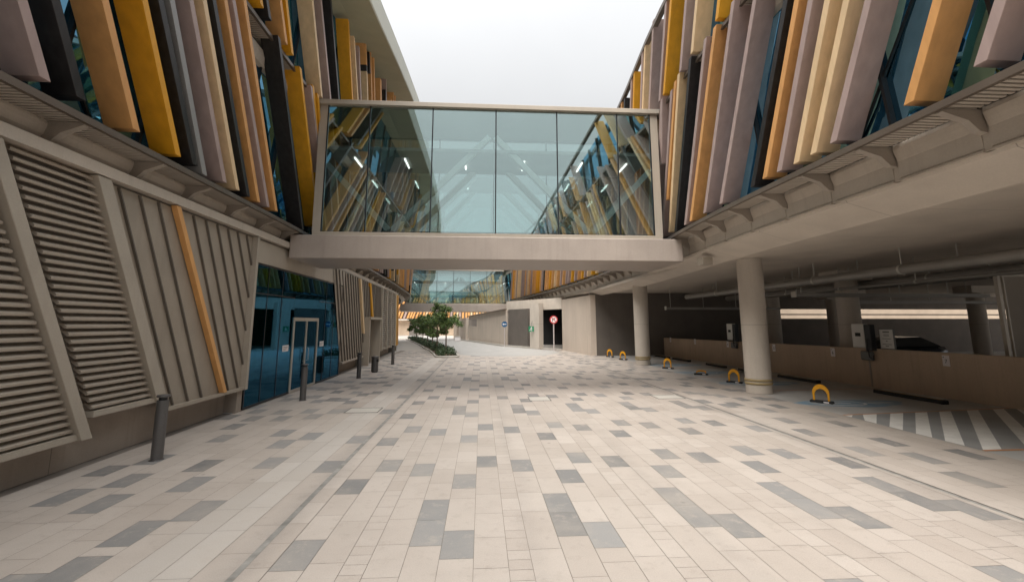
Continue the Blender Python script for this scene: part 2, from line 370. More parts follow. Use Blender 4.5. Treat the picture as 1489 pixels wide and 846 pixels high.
# columns of pavers: (x, width, zone)
cols = []
x = -2.02; k = 0
while x < 5.80:
    i = round((x - .26) / 1.45 - .001)
    cols.append((x, None)); x += .01; break
cols = []
for m in range(-2, 4):
    b = .26 + 1.45 * m
    for q, w in ((0, .21), (.21, .31), (.52, .31), (.83, .31), (1.14, .31)):
        cols.append((b + q, w, m, (0, .21, .52, .83, 1.14).index(q)))
cols = [c for c in cols if c[0] > -2.02 and c[0] + c[1] < 5.82]
edge_cols = [(-2.026, .214), (5.752, .09)]
pav = MB(); G = .0045
dark_near = {}   # (column x -> [(y0,y1)])
def want(xx, lst): dark_near.setdefault(round(xx, 3), []).extend(lst)
P = 6.32
for (cx, w, m, j) in cols:
    off = .11 * (m)      # courses step slightly from module to module
    base = []
    for n in range(-2, 7):
        yb = n * P + off
        if j == 2: base += [(4.88 + yb, 6.04 + yb)]
        if j == 3: base += [(4.62 + yb, 5.19 + yb), (6.40 + yb, 6.96 + yb), (8.68 + yb, 9.23 + yb)]
        if j == 1: base += [(6.92 + yb, 7.49 + yb), (9.24 + yb, 9.80 + yb)]
        if j == 4: base += [(7.26 + yb, 7.83 + yb), (9.62 + yb, 10.18 + yb)]
    want(cx, base)
def lay(cx, w, darks, lens, y0=PY0, y1=PY1, lightmat=0, fade=0.):
    y = y0 - random.random() * .5
    darks = sorted(d for d in darks if d[1] > y0 and d[0] < y1)
    di = 0
    while y < y1:
        while di < len(darks) and darks[di][0] < y - .01: di += 1
        nxt = darks[di][0] if di < len(darks) else 1e9
        if nxt - y < .02:
            a, b = darks[di]; di += 1; c = a
            while c < b - .05:
                e = min(b, c + .578 + .003)
                if b - e < .1: e = b
                pav.quad((cx + G/2, c + G/2, 0), (cx + w - G/2, c + G/2, 0), (cx + w - G/2, e - G/2, 0), (cx + G/2, e - G/2, 0), 1, max(.01, random.gauss(.4, .3)))
                c = e
            y = b; continue
        l = random.choice(lens); e = y + l
        if nxt - e < .18: e = nxt
        e = min(e, y1)
        pav.quad((cx + G/2, y + G/2, 0), (cx + w - G/2, y + G/2, 0), (cx + w - G/2, e - G/2, 0), (cx + G/2, e - G/2, 0), lightmat, min(1, max(.01, random.gauss(.5, .22))))
        y = e
for (cx, w, m, j) in cols:
    lay(cx, w, dark_near[round(cx, 3)], [.17, .17, .25, .35] if j == 0 else [.58, .58, .58, .87])
for cx, w in edge_cols: lay(cx, w, [], [.58, .3, .45])
# left walk: gutter at -2.06, cream strip, pale tactile band, wide field
lay(-2.39, .30, [(7.05, 7.62), (8.66, 9.22), (11.3, 11.9), (13.6, 14.2), (17.5, 18.1), (20.6, 21.2), (26, 26.6)], [.6, .6, .9])
for cx in (-3.02, -2.705): lay(cx, .315, [], [.6, .9], lightmat=2)
left_d = {0: [(4.95, 5.54)], 1: [(8.95, 9.53), (5.5, 6.08), (7.32, 7.88)], 2: [], }
wx = [-3.335 - .315 * i for i in range(9)]
D = [(-3.24, 5.50, 6.08), (-3.6, 4.95, 5.54), (-3.85, 6.40, 6.99), (-4.15, 7.22, 7.80), (-4.5, 5.78, 6.37), (-4.75, 6.62, 7.18), (-5.2, 6.02, 6.60), (-3.2, 7.30, 7.87), (-3.2, 8.95, 9.53), (-3.48, 8.41, 9.0), (-3.8, 9.26, 9.82), (-4.69, 8.90, 9.47), (-4.95, 7.6, 8.15), (-5.1, 9.9, 10.45), (-5.4, 7.1, 7.6)]
for i, cx in enumerate(wx):
    dd = [(a, b) for (xx, a, b) in D if abs(xx - (cx + .157)) < .16]
    y = 10.6 + random.random() * 1.2
    while y < 36:
        dd.append((y, y + .58)); y += random.choice([1.3, 1.7, 2.3, 2.9])
    y = 1.2 + random.random()
    while y < 4.2: dd.append((y, y + .58)); y += 2.2
    lay(cx, .315, dd, [.6, .6, .9])
# right walk between the channel at 5.86 and the parking bays
RD = [(6.58, 5.86, 6.50), (6.86, 6.85, 7.47), (7.22, 7.83, 8.42), (6.3, 7.3, 7.88), (6.3, 8.6, 9.2), (7.8, 7.0, 7.6), (6.6, 9.7, 10.3), (7.5, 9.3, 9.9), (7.9, 10.2, 10.8), (6.9, 10.9, 11.5)]
for i in range(8):
    cx = 5.915 + .308 * i
    dd = [(a, b) for (xx, a, b) in RD if abs(xx - (cx + .154)) < .156]
    y = 11.3 + random.random() * 1.5
    while y < 36: dd.append((y, y + .58)); y += random.choice([1.7, 2.2, 2.9, 3.5])
    y = 1 + random.random()
    while y < 5: dd.append((y, y + .58)); y += 2.6
    lay(cx, .308, dd, [.6, .6, .9])
structure('paving', pav, ['light', 'dark', 'tactile'], recalc=False)
g = MB()
for xx, w in ((-2.094, .066), (5.843, .06)):
    y = .5
    while y < 36:
        e = y + random.choice([.5, .9, 1.2])
        g.quad((xx, y, -.002), (xx + w, y, -.002), (xx + w, e - .006, -.002), (xx, e - .006, -.002)); y = e
structure('drainage_channel', g, 'gutter')
# road beyond the paving, its kerb, garage floor
road = [(-1.4, 31.5), (0, 30.2), (2, 29.8), (4.2, 30.6), (5.6, 33), (5.7, 36), (3.6, 39.9), (1.8, 43.2), (-2.3, 57.4), (-5, 72), (-9, 84), (-16, 84), (-10, 70), (-5.9, 55), (-3.4, 44), (-1.7, 35)]
g = MB(); g.add([(a, b, .004) for a, b in road], [tuple(range(len(road)))]); structure('road', g, 'road')
g = MB()
kb = [(6.45, 36.3), (5.6, 37.6), (3.85, 40.3), (2.15, 43.2), (-1.95, 57.3), (-3.5, 63)]
for a, b in zip(kb, kb[1:]): g.bar((a[0] - .12, a[1], .06), (b[0] - .12, b[1], .06), .25, .13)
structure('kerb', g, 'kerb')
g = MB(); g.quad((8.38, -20, -.0), (50, -20, -.0), (50, 33, -.0), (8.38, 33, -.0)); structure('garage_floor', g, 'cfloor')
# hatched no-parking zone: white bars on grey paint, orange end lines
g = MB(); g.quad((8.383, 7.5, .003), (14.6, 7.6, .003), (14.6, 11.08, .003), (8.383, 10.42, .003)); structure('hatch_base', g, 'hatchgrey')
g = MB()
def hx(t): return 10.44 + .111 * (t - 8.33)
for b0, b1, t0, t1 in (((8.385, 9.56), (8.385, 9.86), 8.88, 9.26), ((8.385, 8.95), (8.385, 9.25), 9.64, 10.0), ((8.385, 8.35), (8.385, 8.67), 10.34, 10.68), ((8.385, 7.77), (8.385, 8.11), 11.03, 11.37), ((8.43, 7.52), (8.78, 7.53), 11.85, 12.19), ((9.26, 7.53), (9.60, 7.53), 12.63, 12.97), ((10.05, 7.53), (10.40, 7.53), 13.35, 13.6), ((10.85, 7.53), (11.2, 7.53), 14.1, 14.4)):
    g.quad((*b0, .0045), (*b1, .0045), (t0, hx(t0), .0045), (t1, hx(t1), .0045)) if False else g.quad((b0[0], b0[1], .0045), (t1, hx(t1) - .02, .0045), (t0, hx(t0) - .02, .0045), (b1[0], b1[1], .0045)) if b0[0] == b1[0] else g.quad((b0[0], b0[1], .0045), (b1[0], b1[1], .0045), (t1, hx(t1) - .02, .0045), (t0, hx(t0) - .02, .0045))
g.add([(8.385, 10.22, .0045), (8.60, 10.44, .0045), (8.385, 10.42, .0045)], [(0, 1, 2)])
structure('hatch_marking', g, 'white')
g = MB()
for a, b in (((8.385, 10.43), (13.2, 10.97)), ((8.385, 7.44), (13.2, 7.52)), ((8.385, 14.2), (13.0, 14.5)), ((8.385, 17.9), (12.8, 18.2)), ((8.385, 21.5), (12.6, 21.8)), ((8.385, 25.1), (12.4, 25.4))):
    g.quad((a[0], a[1], .0044), (b[0], b[1], .0044), (b[0], b[1] + .07, .0044), (a[0], a[1] + .07, .0044))
structure('bay_line_marking', g, 'orange_line')
g = MB(); g2 = MB()
for yc in (11.95, 16.0, 19.6, 23.2):
    pts = []
    for k in range(40):
        a = 2 * math.pi * k / 40; rr = 1 + .08 * math.sin(3 * a) + .05 * math.sin(7 * a + yc)
        pts.append((9.85 + 1.45 * rr * math.cos(a), yc + .52 * rr * math.sin(a), .0042))
    g.add(pts, [tuple(range(40))])
    # plug symbol outline: rounded body, two prongs, lead
    def ln(a, b, w=.07):
        a = Vector((*a, .0062)); b = Vector((*b, .0062)); d = (b - a).normalized(); n = Vector((-d.y, d.x, 0)) * w / 2; a -= d * w * .3; b += d * w * .3
        g2.quad(a - n, b - n, b + n, a + n)
    body = [(9.2, yc - .26), (9.9, yc - .26)] + [(9.9 + .26 * math.sin(t), yc - .26 * math.cos(t)) for t in [math.pi * i / 10 for i in range(1, 10)]] + [(9.9, yc + .26), (9.2, yc + .26), (9.2, yc - .26)]
    for a, b in zip(body, body[1:]): ln(a, b)
    ln((10.16, yc), (11.0, yc + .02)); ln((8.9, yc - .13), (9.2, yc - .13)); ln((8.9, yc + .13), (9.2, yc + .13)); ln((9.35, yc), (9.8, yc))
structure('bay_paint', g, 'baypaint'); structure('bay_symbol_marking', g2, 'symbol', recalc=False)

# recessed inspection covers in the paving
def cover(x0, x1, y0, y1, label):
    root = empty('access_cover', ((x0 + x1) / 2, (y0 + y1) / 2, 0), label, 'access cover', 'access covers set in the paving')
    f = MB()
    for a in ((x0, x0 + .02, y0, y1), (x1 - .02, x1, y0, y1), (x0 + .02, x1 - .02, y0, y0 + .03), (x0 + .02, x1 - .02, y1 - .03, y1)): f.box(*a, -.02, .004)
    f.build('frame', 'darkmetal', root)
    p = MB(); p.box(x0 + .025, x1 - .025, y0 + .035, y1 - .035, -.02, .003); p.build('infill', 'kerb', root)
cover(-3.25, -2.45, 11.5, 12.15, 'dark edged access cover near the left drain channel')
cover(1.35, 1.95, 12.9, 13.6, 'access cover in mid street below the near footbridge')
cover(5.0, 5.8, 13.0, 13.7, 'access cover nearest the round column with yellow bands')

# ================================================================== LEFT BUILDING
LB = empty('office_building', (-8, 15, 0), 'left office building with slatted ground floor, blue glass front and coloured fins above', 'building')
PX = -5.72
Z1 = 4.27
def Ylean(yb, zb, z, s=.52): return yb - s * (z - zb)
def PXat(y): return PX if y < 20 else PX + (XL(y) - XL(20)) - .12   # far wall follows the curve

g = MB(); sweep(g, -1, [(.95, 4.28), (14, 4.28), (14, 11.9), (.95, 11.9)], -45, 58, 3); g.build('building_core', 'interior', LB)
g = MB(); g.box(-20, -6.5, -5, 11.4, 0, 4.27); g.box(-20, -10.6, 11.4, 19.75, 0, 4.27); g.box(-20, -6.75, 19.75, 36.2, 0, 4.27); g.build('building_core', 'interior', LB)
# plinth, ground floor backing, pier, band above the glass
g = MB(); g.box(-6.45, -6.05, -45, 11.60, 0, 1.3); g.build('plinth', 'plinth', LB)
g = MB(); g.box(-6.3, -5.86, -45, 11.80, 1.3, 4.25); g.build('backing_wall', 'gap_shade', LB)
g = MB(); g.box(-6.2, -5.77, 11.603, 11.83, 0, .55); g.build('pier', 'plinth', LB)
g = MB(); g.box(-6.1, -5.76, 11.86, 19.55, 3.66, 4.24); g.build('fascia_panel', 'frame', LB)
g = MB(); g.box(-6.3, -5.655, -45, 14.4, 4.285, 4.45); sweep(g, -1, [(.27, 4.285), (.27, 4.45), (.9, 4.45), (.9, 4.285)], 14.4, 36.6, 1.5); g.build('flange', 'beam', LB)

def louvre_panel(ya, yb, zb, zt, px, pitch=.108, s=.52, parent=LB, far=False, rot=0.):
    """leaning louvre panel: ya..yb are its bottom corners; both ends lean back by s"""
    m = MB(); z = zb + .10
    while z < zt - .05:
        a = Ylean(ya, zb, z, s); b = Ylean(yb, zb, z, s)
        # blade: sloping plate with a folded front lip
        xa = px(a); xb = px(b)
        pr = [(-.13, .075), (-.02, 0), (0, .006), (.002, .036), (-.018, .052), (-.125, .10)]
        m.prism([(xa + dx, a, z + dz) for dx, dz in pr], (xb - xa, b - a, 0))
        z += pitch
    lp = m.build('louvre_panel', 'louvre', parent)
    f = MB(); t = .07
    A = [(px(ya) - .12, ya, zb), (px(ya) + .03, ya, zb)]
    f.bar((px(ya) - .045, ya - .05, zb + .03), (px(yb) - .045, yb + .06, zb + .03), .16, .085)
    return lp, f

pxn = lambda y: PX - .03
posts = MB()
# near panel, second panel (bottom steps up), then ribbed cladding
near = [(-14.0, -8.2, .5), (-8.2, -2.2, .72), (-2.2, 2.6, .5), (2.6, 7.22, .47), (7.42, 8.72, .74)]
for ya, yb, zb in near[:3] + [near[3]] + [near[4]]:
    lp, f = louvre_panel(ya + .05, yb - .02, zb, Z1 - .02, pxn)
    f.build('bottom_rail', 'frame', lp)
def post(yb, zb, w, s, name='post', mat='frame', x0=PX - .15, x1=PX + .045, parent=LB, zt=Z1 - .005, label=None):
    m = MB(); a = [(x0, yb, zb), (x1, yb, zb), (x1, yb + w, zb), (x0, yb + w, zb)]
    dy = -s * (zt - zb)
    m.hexa(a + [(p[0], p[1] + dy, zt) for p in a]); return m.build(name, mat, parent, label=label, bevel=.006)
post(7.22, .44, .19, .495); post(8.72, .72, .26, .525, x1=PX + .05); post(-8.3, .5, .2, .5); post(-2.3, .5, .2, .5); post(2.5, .47, .19, .5)

def clad_panel(y0, y1, zb, zt, px, ribs, s=.52, parent=LB, mat='clad', ytopshift=0., rw=.024):
    """flat sheet bounded left by a leaning post (y0 at the bottom) and right by a vertical edge y1, with leaning dark bars drawn for the shadow gaps"""
    m = MB()
    yt = Ylean(y0, zb, zt, s)
    N = 6; vs = []
    for i in range(N + 1):
        for j, (yy, z) in enumerate(((y0 + (y1 - y0) * i / N, zb), (yt + (y1 - yt) * i / N, zt))): vs.append((px(yy), yy, z))
    m.add(vs, [(2*i, 2*i + 2, 2*i + 3, 2*i + 1) for i in range(N)])
    for yb in ribs:
        z0 = zb + .03; z1 = zt - .02
        if Ylean(yb, zb, z0, s) > y1 - .05: z0 = zb + (yb - y1 + .05) / s
        if z0 > z1 - .1: continue
        a = (px(Ylean(yb, zb, z0, s)) + .02, Ylean(yb, zb, z0, s), z0); b = (px(Ylean(yb, zb, z1, s)) + .02, Ylean(yb, zb, z1, s), z1)
        m.bar(a, b, rw, .05, (1, 0, 0), 1)  # dark bar standing for the shadow between ribs
    return m.build('cladding_panel', [mat, 'gap_shade'], parent)
cp = clad_panel(8.95, 11.80, .56, Z1 - .02, lambda y: PX - .075, [9.3 + .45 * i for i in range(3)] + [11.2 + .42 * i for i in range(6)])
g = MB(); g.bar((PX - .03, 8.97, .55), (PX - .03, 11.78, .55), .12, .06); g.build('bottom_rail', 'louvre', cp)
post(10.83, .58, .13, .6, 'batten', 'orange', PX - .06, PX + .05, label='orange batten on the ribbed cladding')
g = MB(); g.hexa([(-5.86, 11.74, .52), (-5.66, 11.74, .52), (-5.66, 11.85, .52), (-5.86, 11.85, .52), (-5.86, 11.74, Z1), (-5.66, 11.74, Z1), (-5.66, 11.85, Z1), (-5.86, 11.85, Z1)]); g.build('edge_trim', 'frame', LB)

# glass front with double door
GY0, GY1, GZ = 11.90, 19.45, 3.655
gf = MB()
for a, b, z0 in ((GY0, 14.62, .06), (14.62, 16.72, 2.27), (16.72, GY1, .06)): gf.box(-5.80, -5.785, a, b, z0, GZ)
gfo = gf.build('glass_front', 'entry', LB)
g = MB()
for y in (GY0, GY1 - .05): g.box(-5.83, -5.77, y, y + .05, .02, GZ)
g.box(-5.83, -5.77, GY0 + .05, GY1 - .05, GZ - .05, GZ); g.box(-5.83, -5.772, GY0 + .05, 14.6, .02, .07); g.box(-5.83, -5.772, 16.74, GY1 - .05, .02, .07)
for y in (12.75, 13.66, 17.45, 18.4): g.box(-5.81, -5.776, y, y + .02, .07, GZ - .05)
for a, b in ((GY0 + .05, 14.6), (16.75, GY1 - .05)): g.box(-5.81, -5.777, a, b, 2.86, 2.885)
g.build('frame', 'darkmetal', gfo)
door = MB()
for y in (14.60, 15.63, 16.66): door.box(-5.84, -5.755, y, y + .085, .01, 2.17)
door.box(-5.84, -5.754, 14.60, 16.745, 2.17, 2.28); door.box(-5.83, -5.76, 14.69, 15.62, .01, .09); door.box(-5.83, -5.76, 15.72, 16.65, .01, .09)
do = door.build('entrance_door', 'alu', LB)
g = MB(); g.box(-5.80, -5.788, 14.69, 15.62, .09, 2.17); g.box(-5.80, -5.788, 15.72, 16.65, .09, 2.17); g.build('door_glass', 'entry', do)
g = MB()
for y in (15.52, 15.82): g.tube([(-5.77, y, .9), (-5.71, y, .9), (-5.71, y, 1.3), (-5.77, y, 1.3)], .012, 8)
g.build('handle', 'steel', do)
for y in (13.95, 17.05):
    g = MB(); g.box(-5.783, -5.779, y, y + .42, 1.28, 1.46); nt_ = g.build('door_notice', 'signwhite', LB)
    g = MB()
    for i in range(3): g.box(-5.779, -5.7775, y + .04, y + .38 - .08 * i, 1.40 - .045 * i, 1.418 - .045 * i)
    g.build('lettering', 'boxgrey', nt_)
# room behind the glass front
g = MB(); g.box(-10.5, -10.2, 11.6, 19.7, 0, 4.2); g.box(-10.2, -6.2, 11.45, 11.6, 0, 4.2); g.box(-10.2, -6.1, 19.55, 19.7, 0, 4.2); g.box(-10.2, -6.1, 11.6, 19.55, 3.9, 4.2); g.build('lobby_wall', 'interior', LB)
g = MB(); g.box(-10.2, -5.85, 11.6, 19.55, .0, .02); g.build('lobby_floor', 'cfloor', LB)
g = MB(); g.box(-9.9, -9.4, 12.2, 14.0, .02, 3.9); g.box(-7.6, -7.2, 13.3, 13.7, .02, 3.9); g.box(-8.6, -8.2, 17.6, 18.6, .02, 3.9); g.build('lobby_column', 'greenroom', LB)
g = MB(); g.tube([(-6.8, 15.0, 3.9), (-6.8, 15.0, 3.3)], .01, 6); g.lathe([(.09, 3.22), (.03, 3.3)], (-6.8, 15.0, 0), 12); g.build('pendant_lamp', 'signwhite', LB)

# further ground floor: ribbed panel, side doorway, louvres
pxf = lambda y: PX - .05 + (XL(y) - XL(19))
g = MB(); n = 9
sweep(g, -1, [(.55, 0), (.55, 1.25), (.85, 1.25), (.85, 0)], 19.6, 36.5, 2); g.build('plinth', 'plinth', LB)
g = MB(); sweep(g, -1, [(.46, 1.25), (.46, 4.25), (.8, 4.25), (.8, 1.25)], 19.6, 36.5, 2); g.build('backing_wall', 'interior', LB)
cf = clad_panel(19.6, 23.7, .5, Z1 - .02, pxf, [19.9 + .45 * i for i in range(14)], s=.45, rw=.06)
g = MB(); g.bar((pxf(19.6) + .04, 19.6, .48), (pxf(23.6) + .04, 23.6, .48), .12, .07); g.build('bottom_rail', 'louvre', cf)
ob = MB(); ob.hexa([(pxf(23.4) - .05, 23.4, 1.6), (pxf(23.4) + .10, 23.4, 1.6), (pxf(23.4) + .10, 23.62, 1.6), (pxf(23.4) - .05, 23.62, 1.6), (pxf(22.2) - .05, 22.1, 4.2), (pxf(22.2) + .10, 22.1, 4.2), (pxf(22.2) + .10, 22.32, 4.2), (pxf(22.2) - .05, 22.32, 4.2)]); ob.build('batten', 'cream', LB, label='cream batten beside the side doorway')
cf = clad_panel(23.75, 26.3, 2.35, Z1 - .02, pxf, [24 + .4 * i for i in range(9)], s=.4, rw=.06)
ob = MB(); ob.hexa([(pxf(25.2) - .05, 25.4, 2.4), (pxf(25.2) + .10, 25.4, 2.4), (pxf(25.2) + .10, 25.65, 2.4), (pxf(25.2) - .05, 25.65, 2.4), (pxf(24.4) - .05, 24.4, 4.2), (pxf(24.4) + .10, 24.4, 4.2), (pxf(24.4) + .10, 24.65, 4.2), (pxf(24.4) - .05, 24.65, 4.2)]); ob.build('batten', 'yellow', LB, label='mustard batten above the side doorway')
dw = MB(); dw.box(-6.45, -5.62, 23.72, 23.84, 0, 2.3); dw.box(-6.45, -5.62, 26.2, 26.32, 0, 2.3); dw.box(-6.45, -5.58, 23.70, 26.34, 2.3, 2.42); dwo = dw.build('side_doorway', 'frame', LB)
g = MB(); g.box(-6.32, -6.26, 23.84, 26.2, .02, 2.3); g.build('door_leaf', 'clad', dwo)
cf = clad_panel(26.6, 28.6, .5, Z1 - .02, pxf, [26.9 + .4 * i for i in range(10)], s=.3, rw=.06)
for a, b in ((28.75, 30.4), (30.6, 32.3), (32.5, 34.2)):
    lp, f = louvre_panel(a + .05, b, .5, Z1 - .02, lambda y: pxf(y) + .06, .13, .12)
    f.build('bottom_rail', 'louvre', lp)
for y, c in ((28.6, 'frame'), (30.45, 'frame'), (32.35, 'frame'), (34.4, 'frame'), (34.85, 'cream'), (35.5, 'yellow'), (36.1, 'orange')):
    xx = pxf(y) - .06
    m = MB(); a = [(xx, y, .45), (xx + .2, y, .45), (xx + .2, y + .18, .45), (xx, y + .18, .45)]
    m.hexa(a + [(p[0], p[1] - .45, 4.22) for p in a]); m.build('post' if c == 'frame' else 'batten', c, LB)
g = MB(); g.box(-9, pxf(36.3), 36.35, 36.5, 0, 4.25); g.build('end_wall', 'frame', LB)

# eave: trim, grille, moulded beam, brackets
def eave(side, B, y0, y1, zoff=0., ooff=0., beam=True, gpitch=.075, names=('eave_trim', 'soffit_grille', 'eave_beam')):
    z = lambda v: v + zoff
    g = MB(); sweep(g, side, [(ooff - .03, z(4.765)), (ooff - .03, z(4.86)), (ooff + .035, z(4.86)), (ooff + .035, z(4.765))], y0, y1, 1.2); g.build(names[0], 'trim', B)
    g = MB(); y = y0
    while y < y1:
        xa = FX(side, y, ooff + .04); xb = FX(side, y, ooff + .52)
        g.box(min(xa, xb), max(xa, xb), y, y + gpitch * .58, z(4.795), z(4.82)); y += gpitch * (1 if y < 20 else 2)
    go = g.build(names[1], 'grille', B)
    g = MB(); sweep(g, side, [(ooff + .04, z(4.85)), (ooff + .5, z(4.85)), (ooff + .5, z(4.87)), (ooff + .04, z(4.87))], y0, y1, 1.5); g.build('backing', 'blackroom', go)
eave(-1, LB, -6, 58)
g = MB()
pr = [(.525, 4.84), (.50, 4.76), (.505, 4.70), (.535, 4.61), (.59, 4.54), (.66, 4.50), (.95, 4.50), (.95, 4.84)]
sweep(g, -1, pr, -45, 58, 1.2); g.build('eave_beam', 'beam', LB)
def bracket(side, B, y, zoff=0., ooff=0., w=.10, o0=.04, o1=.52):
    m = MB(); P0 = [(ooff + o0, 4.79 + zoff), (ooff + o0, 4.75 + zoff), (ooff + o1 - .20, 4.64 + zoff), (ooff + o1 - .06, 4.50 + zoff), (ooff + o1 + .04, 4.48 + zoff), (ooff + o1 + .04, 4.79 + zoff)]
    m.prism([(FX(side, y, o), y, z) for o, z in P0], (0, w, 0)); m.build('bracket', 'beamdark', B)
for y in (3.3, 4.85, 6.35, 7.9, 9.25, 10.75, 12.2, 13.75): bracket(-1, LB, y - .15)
y = 15.3
while y < 46: bracket(-1, LB, y); y += 1.5
# storey band between the two upper floors
def band(side, B, y0, y1):
    eave(side, B, y0, y1, zoff=4.06, ooff=-.27, names=('storey_trim', 'storey_grille', 'x'))
    g = MB(); sweep(g, side, [(.06, 8.74), (.0, 8.66), (.0, 8.52), (.06, 8.36), (.2, 8.30), (.4, 8.30), (.4, 8.74)], y0, y1, 1.5); g.build('storey_beam', 'beam', B)
band(-1, LB, -45, 58)

# curtain wall glass (two storeys) with mullions
def curtain(side, B, y0, y1, z0, z1, o0, zf=None, pitch=1.55):
    g = MB(); N = int((y1 - y0) / pitch); vs = []; e = .035
    for i in range(N):
        a = y0 + i * pitch; b = a + pitch; r = random.uniform(-e, e); r2 = random.uniform(-e, e)
        p = []
        for (y, z, d) in ((a, z0, r), (b, z0, -r), (b, z1, -r2), (a, z1, r2)):
            zz = zf(y) if (zf and z == z1) else z
            p.append((FX(side, y, o0 - LEAN * (zz - 4.8) + d), y, zz))
        g.quad(*p)
    go = g.build('curtain_glass', 'curtain', B, recalc=False)
    m = MB()
    for i in range(N + 1):
        y = y0 + i * pitch; zz = zf(y) if zf else z1
        m.bar((FX(side, y, o0 - LEAN * (z0 - 4.8) - .03), y, z0), (FX(side, y, o0 - LEAN * (zz - 4.8) - .03), y, zz), .05, .09, (1, 0, 0))
    # leaning struts behind the fins
    for i in range(0, N, 3):
        y = y0 + i * pitch + .8; m.bar((FX(side, y, o0 - .03), y, z0), (FX(side, y, o0 - LEAN * 2.6 - .03), y - 2.2, z0 + 2.6), .035, .035, (1, 0, 0))
    m.build('mullion', 'darkmetal', go)
zj = lambda y: 12.25 + .19 * max(0, min(y, 34) - 13)
ze = lambda y: 12.0 + .212 * max(0, min(y, 34) - 13)
curtain(-1, LB, -45, 58, 4.88, 8.34, .52)
curtain(-1, LB, -45, 58, 8.92, 12.2, .52, zf=zj)

# roof overhang
g = MB(); N = 50; vs = []
ys = [-45 + 103 * i / N for i in range(N + 1)]
for y in ys:
    vs += [(XL(y) - 1.5, y, zj(y) + .05), (XL(y) + .74, y, zj(y)), (XL(y) + 1.80, y, ze(y))]
g.add(vs, [(3*i + j, 3*i + j + 1, 3*i + j + 4, 3*i + j + 3) for i in range(N) for j in (0, 1)])
ro = g.build('roof_soffit', 'roofsoffit', LB, recalc=False)
g = MB(); vs = []
for y in ys: vs += [(XL(y) + 1.80, y, ze(y) - .01), (XL(y) + 1.84, y, ze(y) + .01), (XL(y) + 1.88, y, ze(y) + .72), (XL(y) - 14, y, ze(y) + 1.2)]
g.add(vs, [(4*i + j, 4*i + j + 1, 4*i + j + 5, 4*i + j + 4) for i in range(N) for j in range(3)])
g.build('roof', 'fascia', LB, recalc=False)
g = MB(); vs = []
for y in ys: vs += [(XL(y) + 1.52, y, ze(y) + .245), (XL(y) + 1.555, y, ze(y) + .212)]
for a in range(N): g.bar((XL(ys[a]) + 1.50, ys[a], ze(ys[a]) + .235), (XL(ys[a + 1]) + 1.50, ys[a + 1], ze(ys[a + 1]) + .235), .03, .02)
g.build('roof_seam', 'beamdark', ro)

LF = [('mauve', 5.59, 5.03, .67, 8.6), ('black', 6.10, 5.04, .67, 8.4), ('orange', 7.08, 5.03, .71, 8.7), ('yellow', 8.07, 5.0, .73, 8.5), ('black', 8.55, 5.0, .75, 8.7), ('grey', 8.88, 4.92, .72, 8.6), ('mauve', 9.55, 4.99, .76, 8.8), ('cream', 10.07, 4.98, .77, 8.4), ('black', 10.55, 4.97, .80, 8.7), ('orange', 11.04, 4.97, .80, 8.8), ('mauve', 11.54, 4.98, .84, 8.75), ('orange', 12.01, 4.99, .82, 9.35),
      ('black', 13.93, 4.90, .85, 8.93), ('yellow', 15.14, 5.25, .89, 8.94), ('mauve', 14.64, 6.84, .94, 8.88), ('yellow', 14.36, 7.55, .80, 8.92),
      ('yellow', 9.58, 9.05, .9, 11.8), ('black', 9.99, 9.03, .92, 12.0), ('orange', 10.90, 9.02, .89, 11.8), ('yellow', 11.30, 8.98, .83, 12.1), ('cream', 13.60, 8.99, .90, 12.1), ('mauve', 14.60, 9.0, .96, 12.1), ('black', 15.70, 9.0, .95, 12.25), ('yellow', 17.7, 9.0, .90, 12.38), ('cream', 18.8, 9.0, 1.0, 12.31), ('mauve', 19.2, 9.0, .9, 12.37), ('orange', 17.46, 12.39, .92, 13.0), ('black', 18.09, 12.43, .95, 13.0)]
RF = [('mauve', 4.57, 5.06, .61, 8.5), ('orange', 5.47, 5.03, .62, 8.7), ('mauve', 6.81, 5.03, .66, 8.4), ('cream', 7.27, 5.01, .63, 8.8), ('cream', 7.71, 5.0, .61, 8.6), ('mauve', 8.19, 5.01, .62, 8.7), ('orange', 8.65, 5.02, .64, 8.8), ('black', 9.10, 4.98, .66, 8.6), ('mauve', 10.46, 4.97, .71, 9.3), ('mauve', 11.35, 4.96, .69, 8.96), ('orange', 12.26, 4.95, .72, 8.92), ('mauve', 12.68, 4.93, .70, 8.94), ('black', 13.54, 4.89, .69, 8.96), ('cream', 14.10, 5.0, .65, 8.97), ('orange', 13.84, 6.0, .70, 8.91), ('mauve', 13.9, 7.2, .52, 8.97),
      ('yellow', 9.29, 9.01, .61, 11.3), ('cream', 10.62, 9.02, .64, 11.3), ('mauve', 11.41, 8.97, .65, 11.4), ('yellow', 12.75, 9.0, .73, 11.5), ('mauve', 13.18, 9.0, .72, 11.5), ('mauve', 14.45, 9.05, .77, 11.40), ('cream', 15.4, 9.1, .8, 11.33), ('mauve', 15.7, 9.1, .77, 11.33), ('yellow', 16.9, 9.1, .75, 11.23), ('mauve', 17.5, 9.1, .80, 11.23), ('black', 18.5, 9.1, .7, 11.13)]
PAL = ['mauve', 'orange', 'cream', 'yellow', 'black', 'mauve', 'orange', 'cream', 'orange', 'mauve']
def put_fin(side, B, c, Yb, zb, t, zt, w=.15):
    m = MB(); fin(m, side, Yb, zb, Yb - t * (zt - zb), zt, .42, w); m.build('fin', c, B, COLN[c], bevel=.004)
for side, B, lst in ((-1, LB, LF),):
    for c, Yb, zb, t, zt in lst: put_fin(side, B, c, Yb, zb, t, zt)
y = 16.2
for i in range(40):
    put_fin(-1, LB, random.choice(PAL), y, 5.0 + random.choice([0, 0, 0, .6]), .85, 8.6 + random.uniform(-.2, .5)); y += random.uniform(.55, .98)
y = 19.8
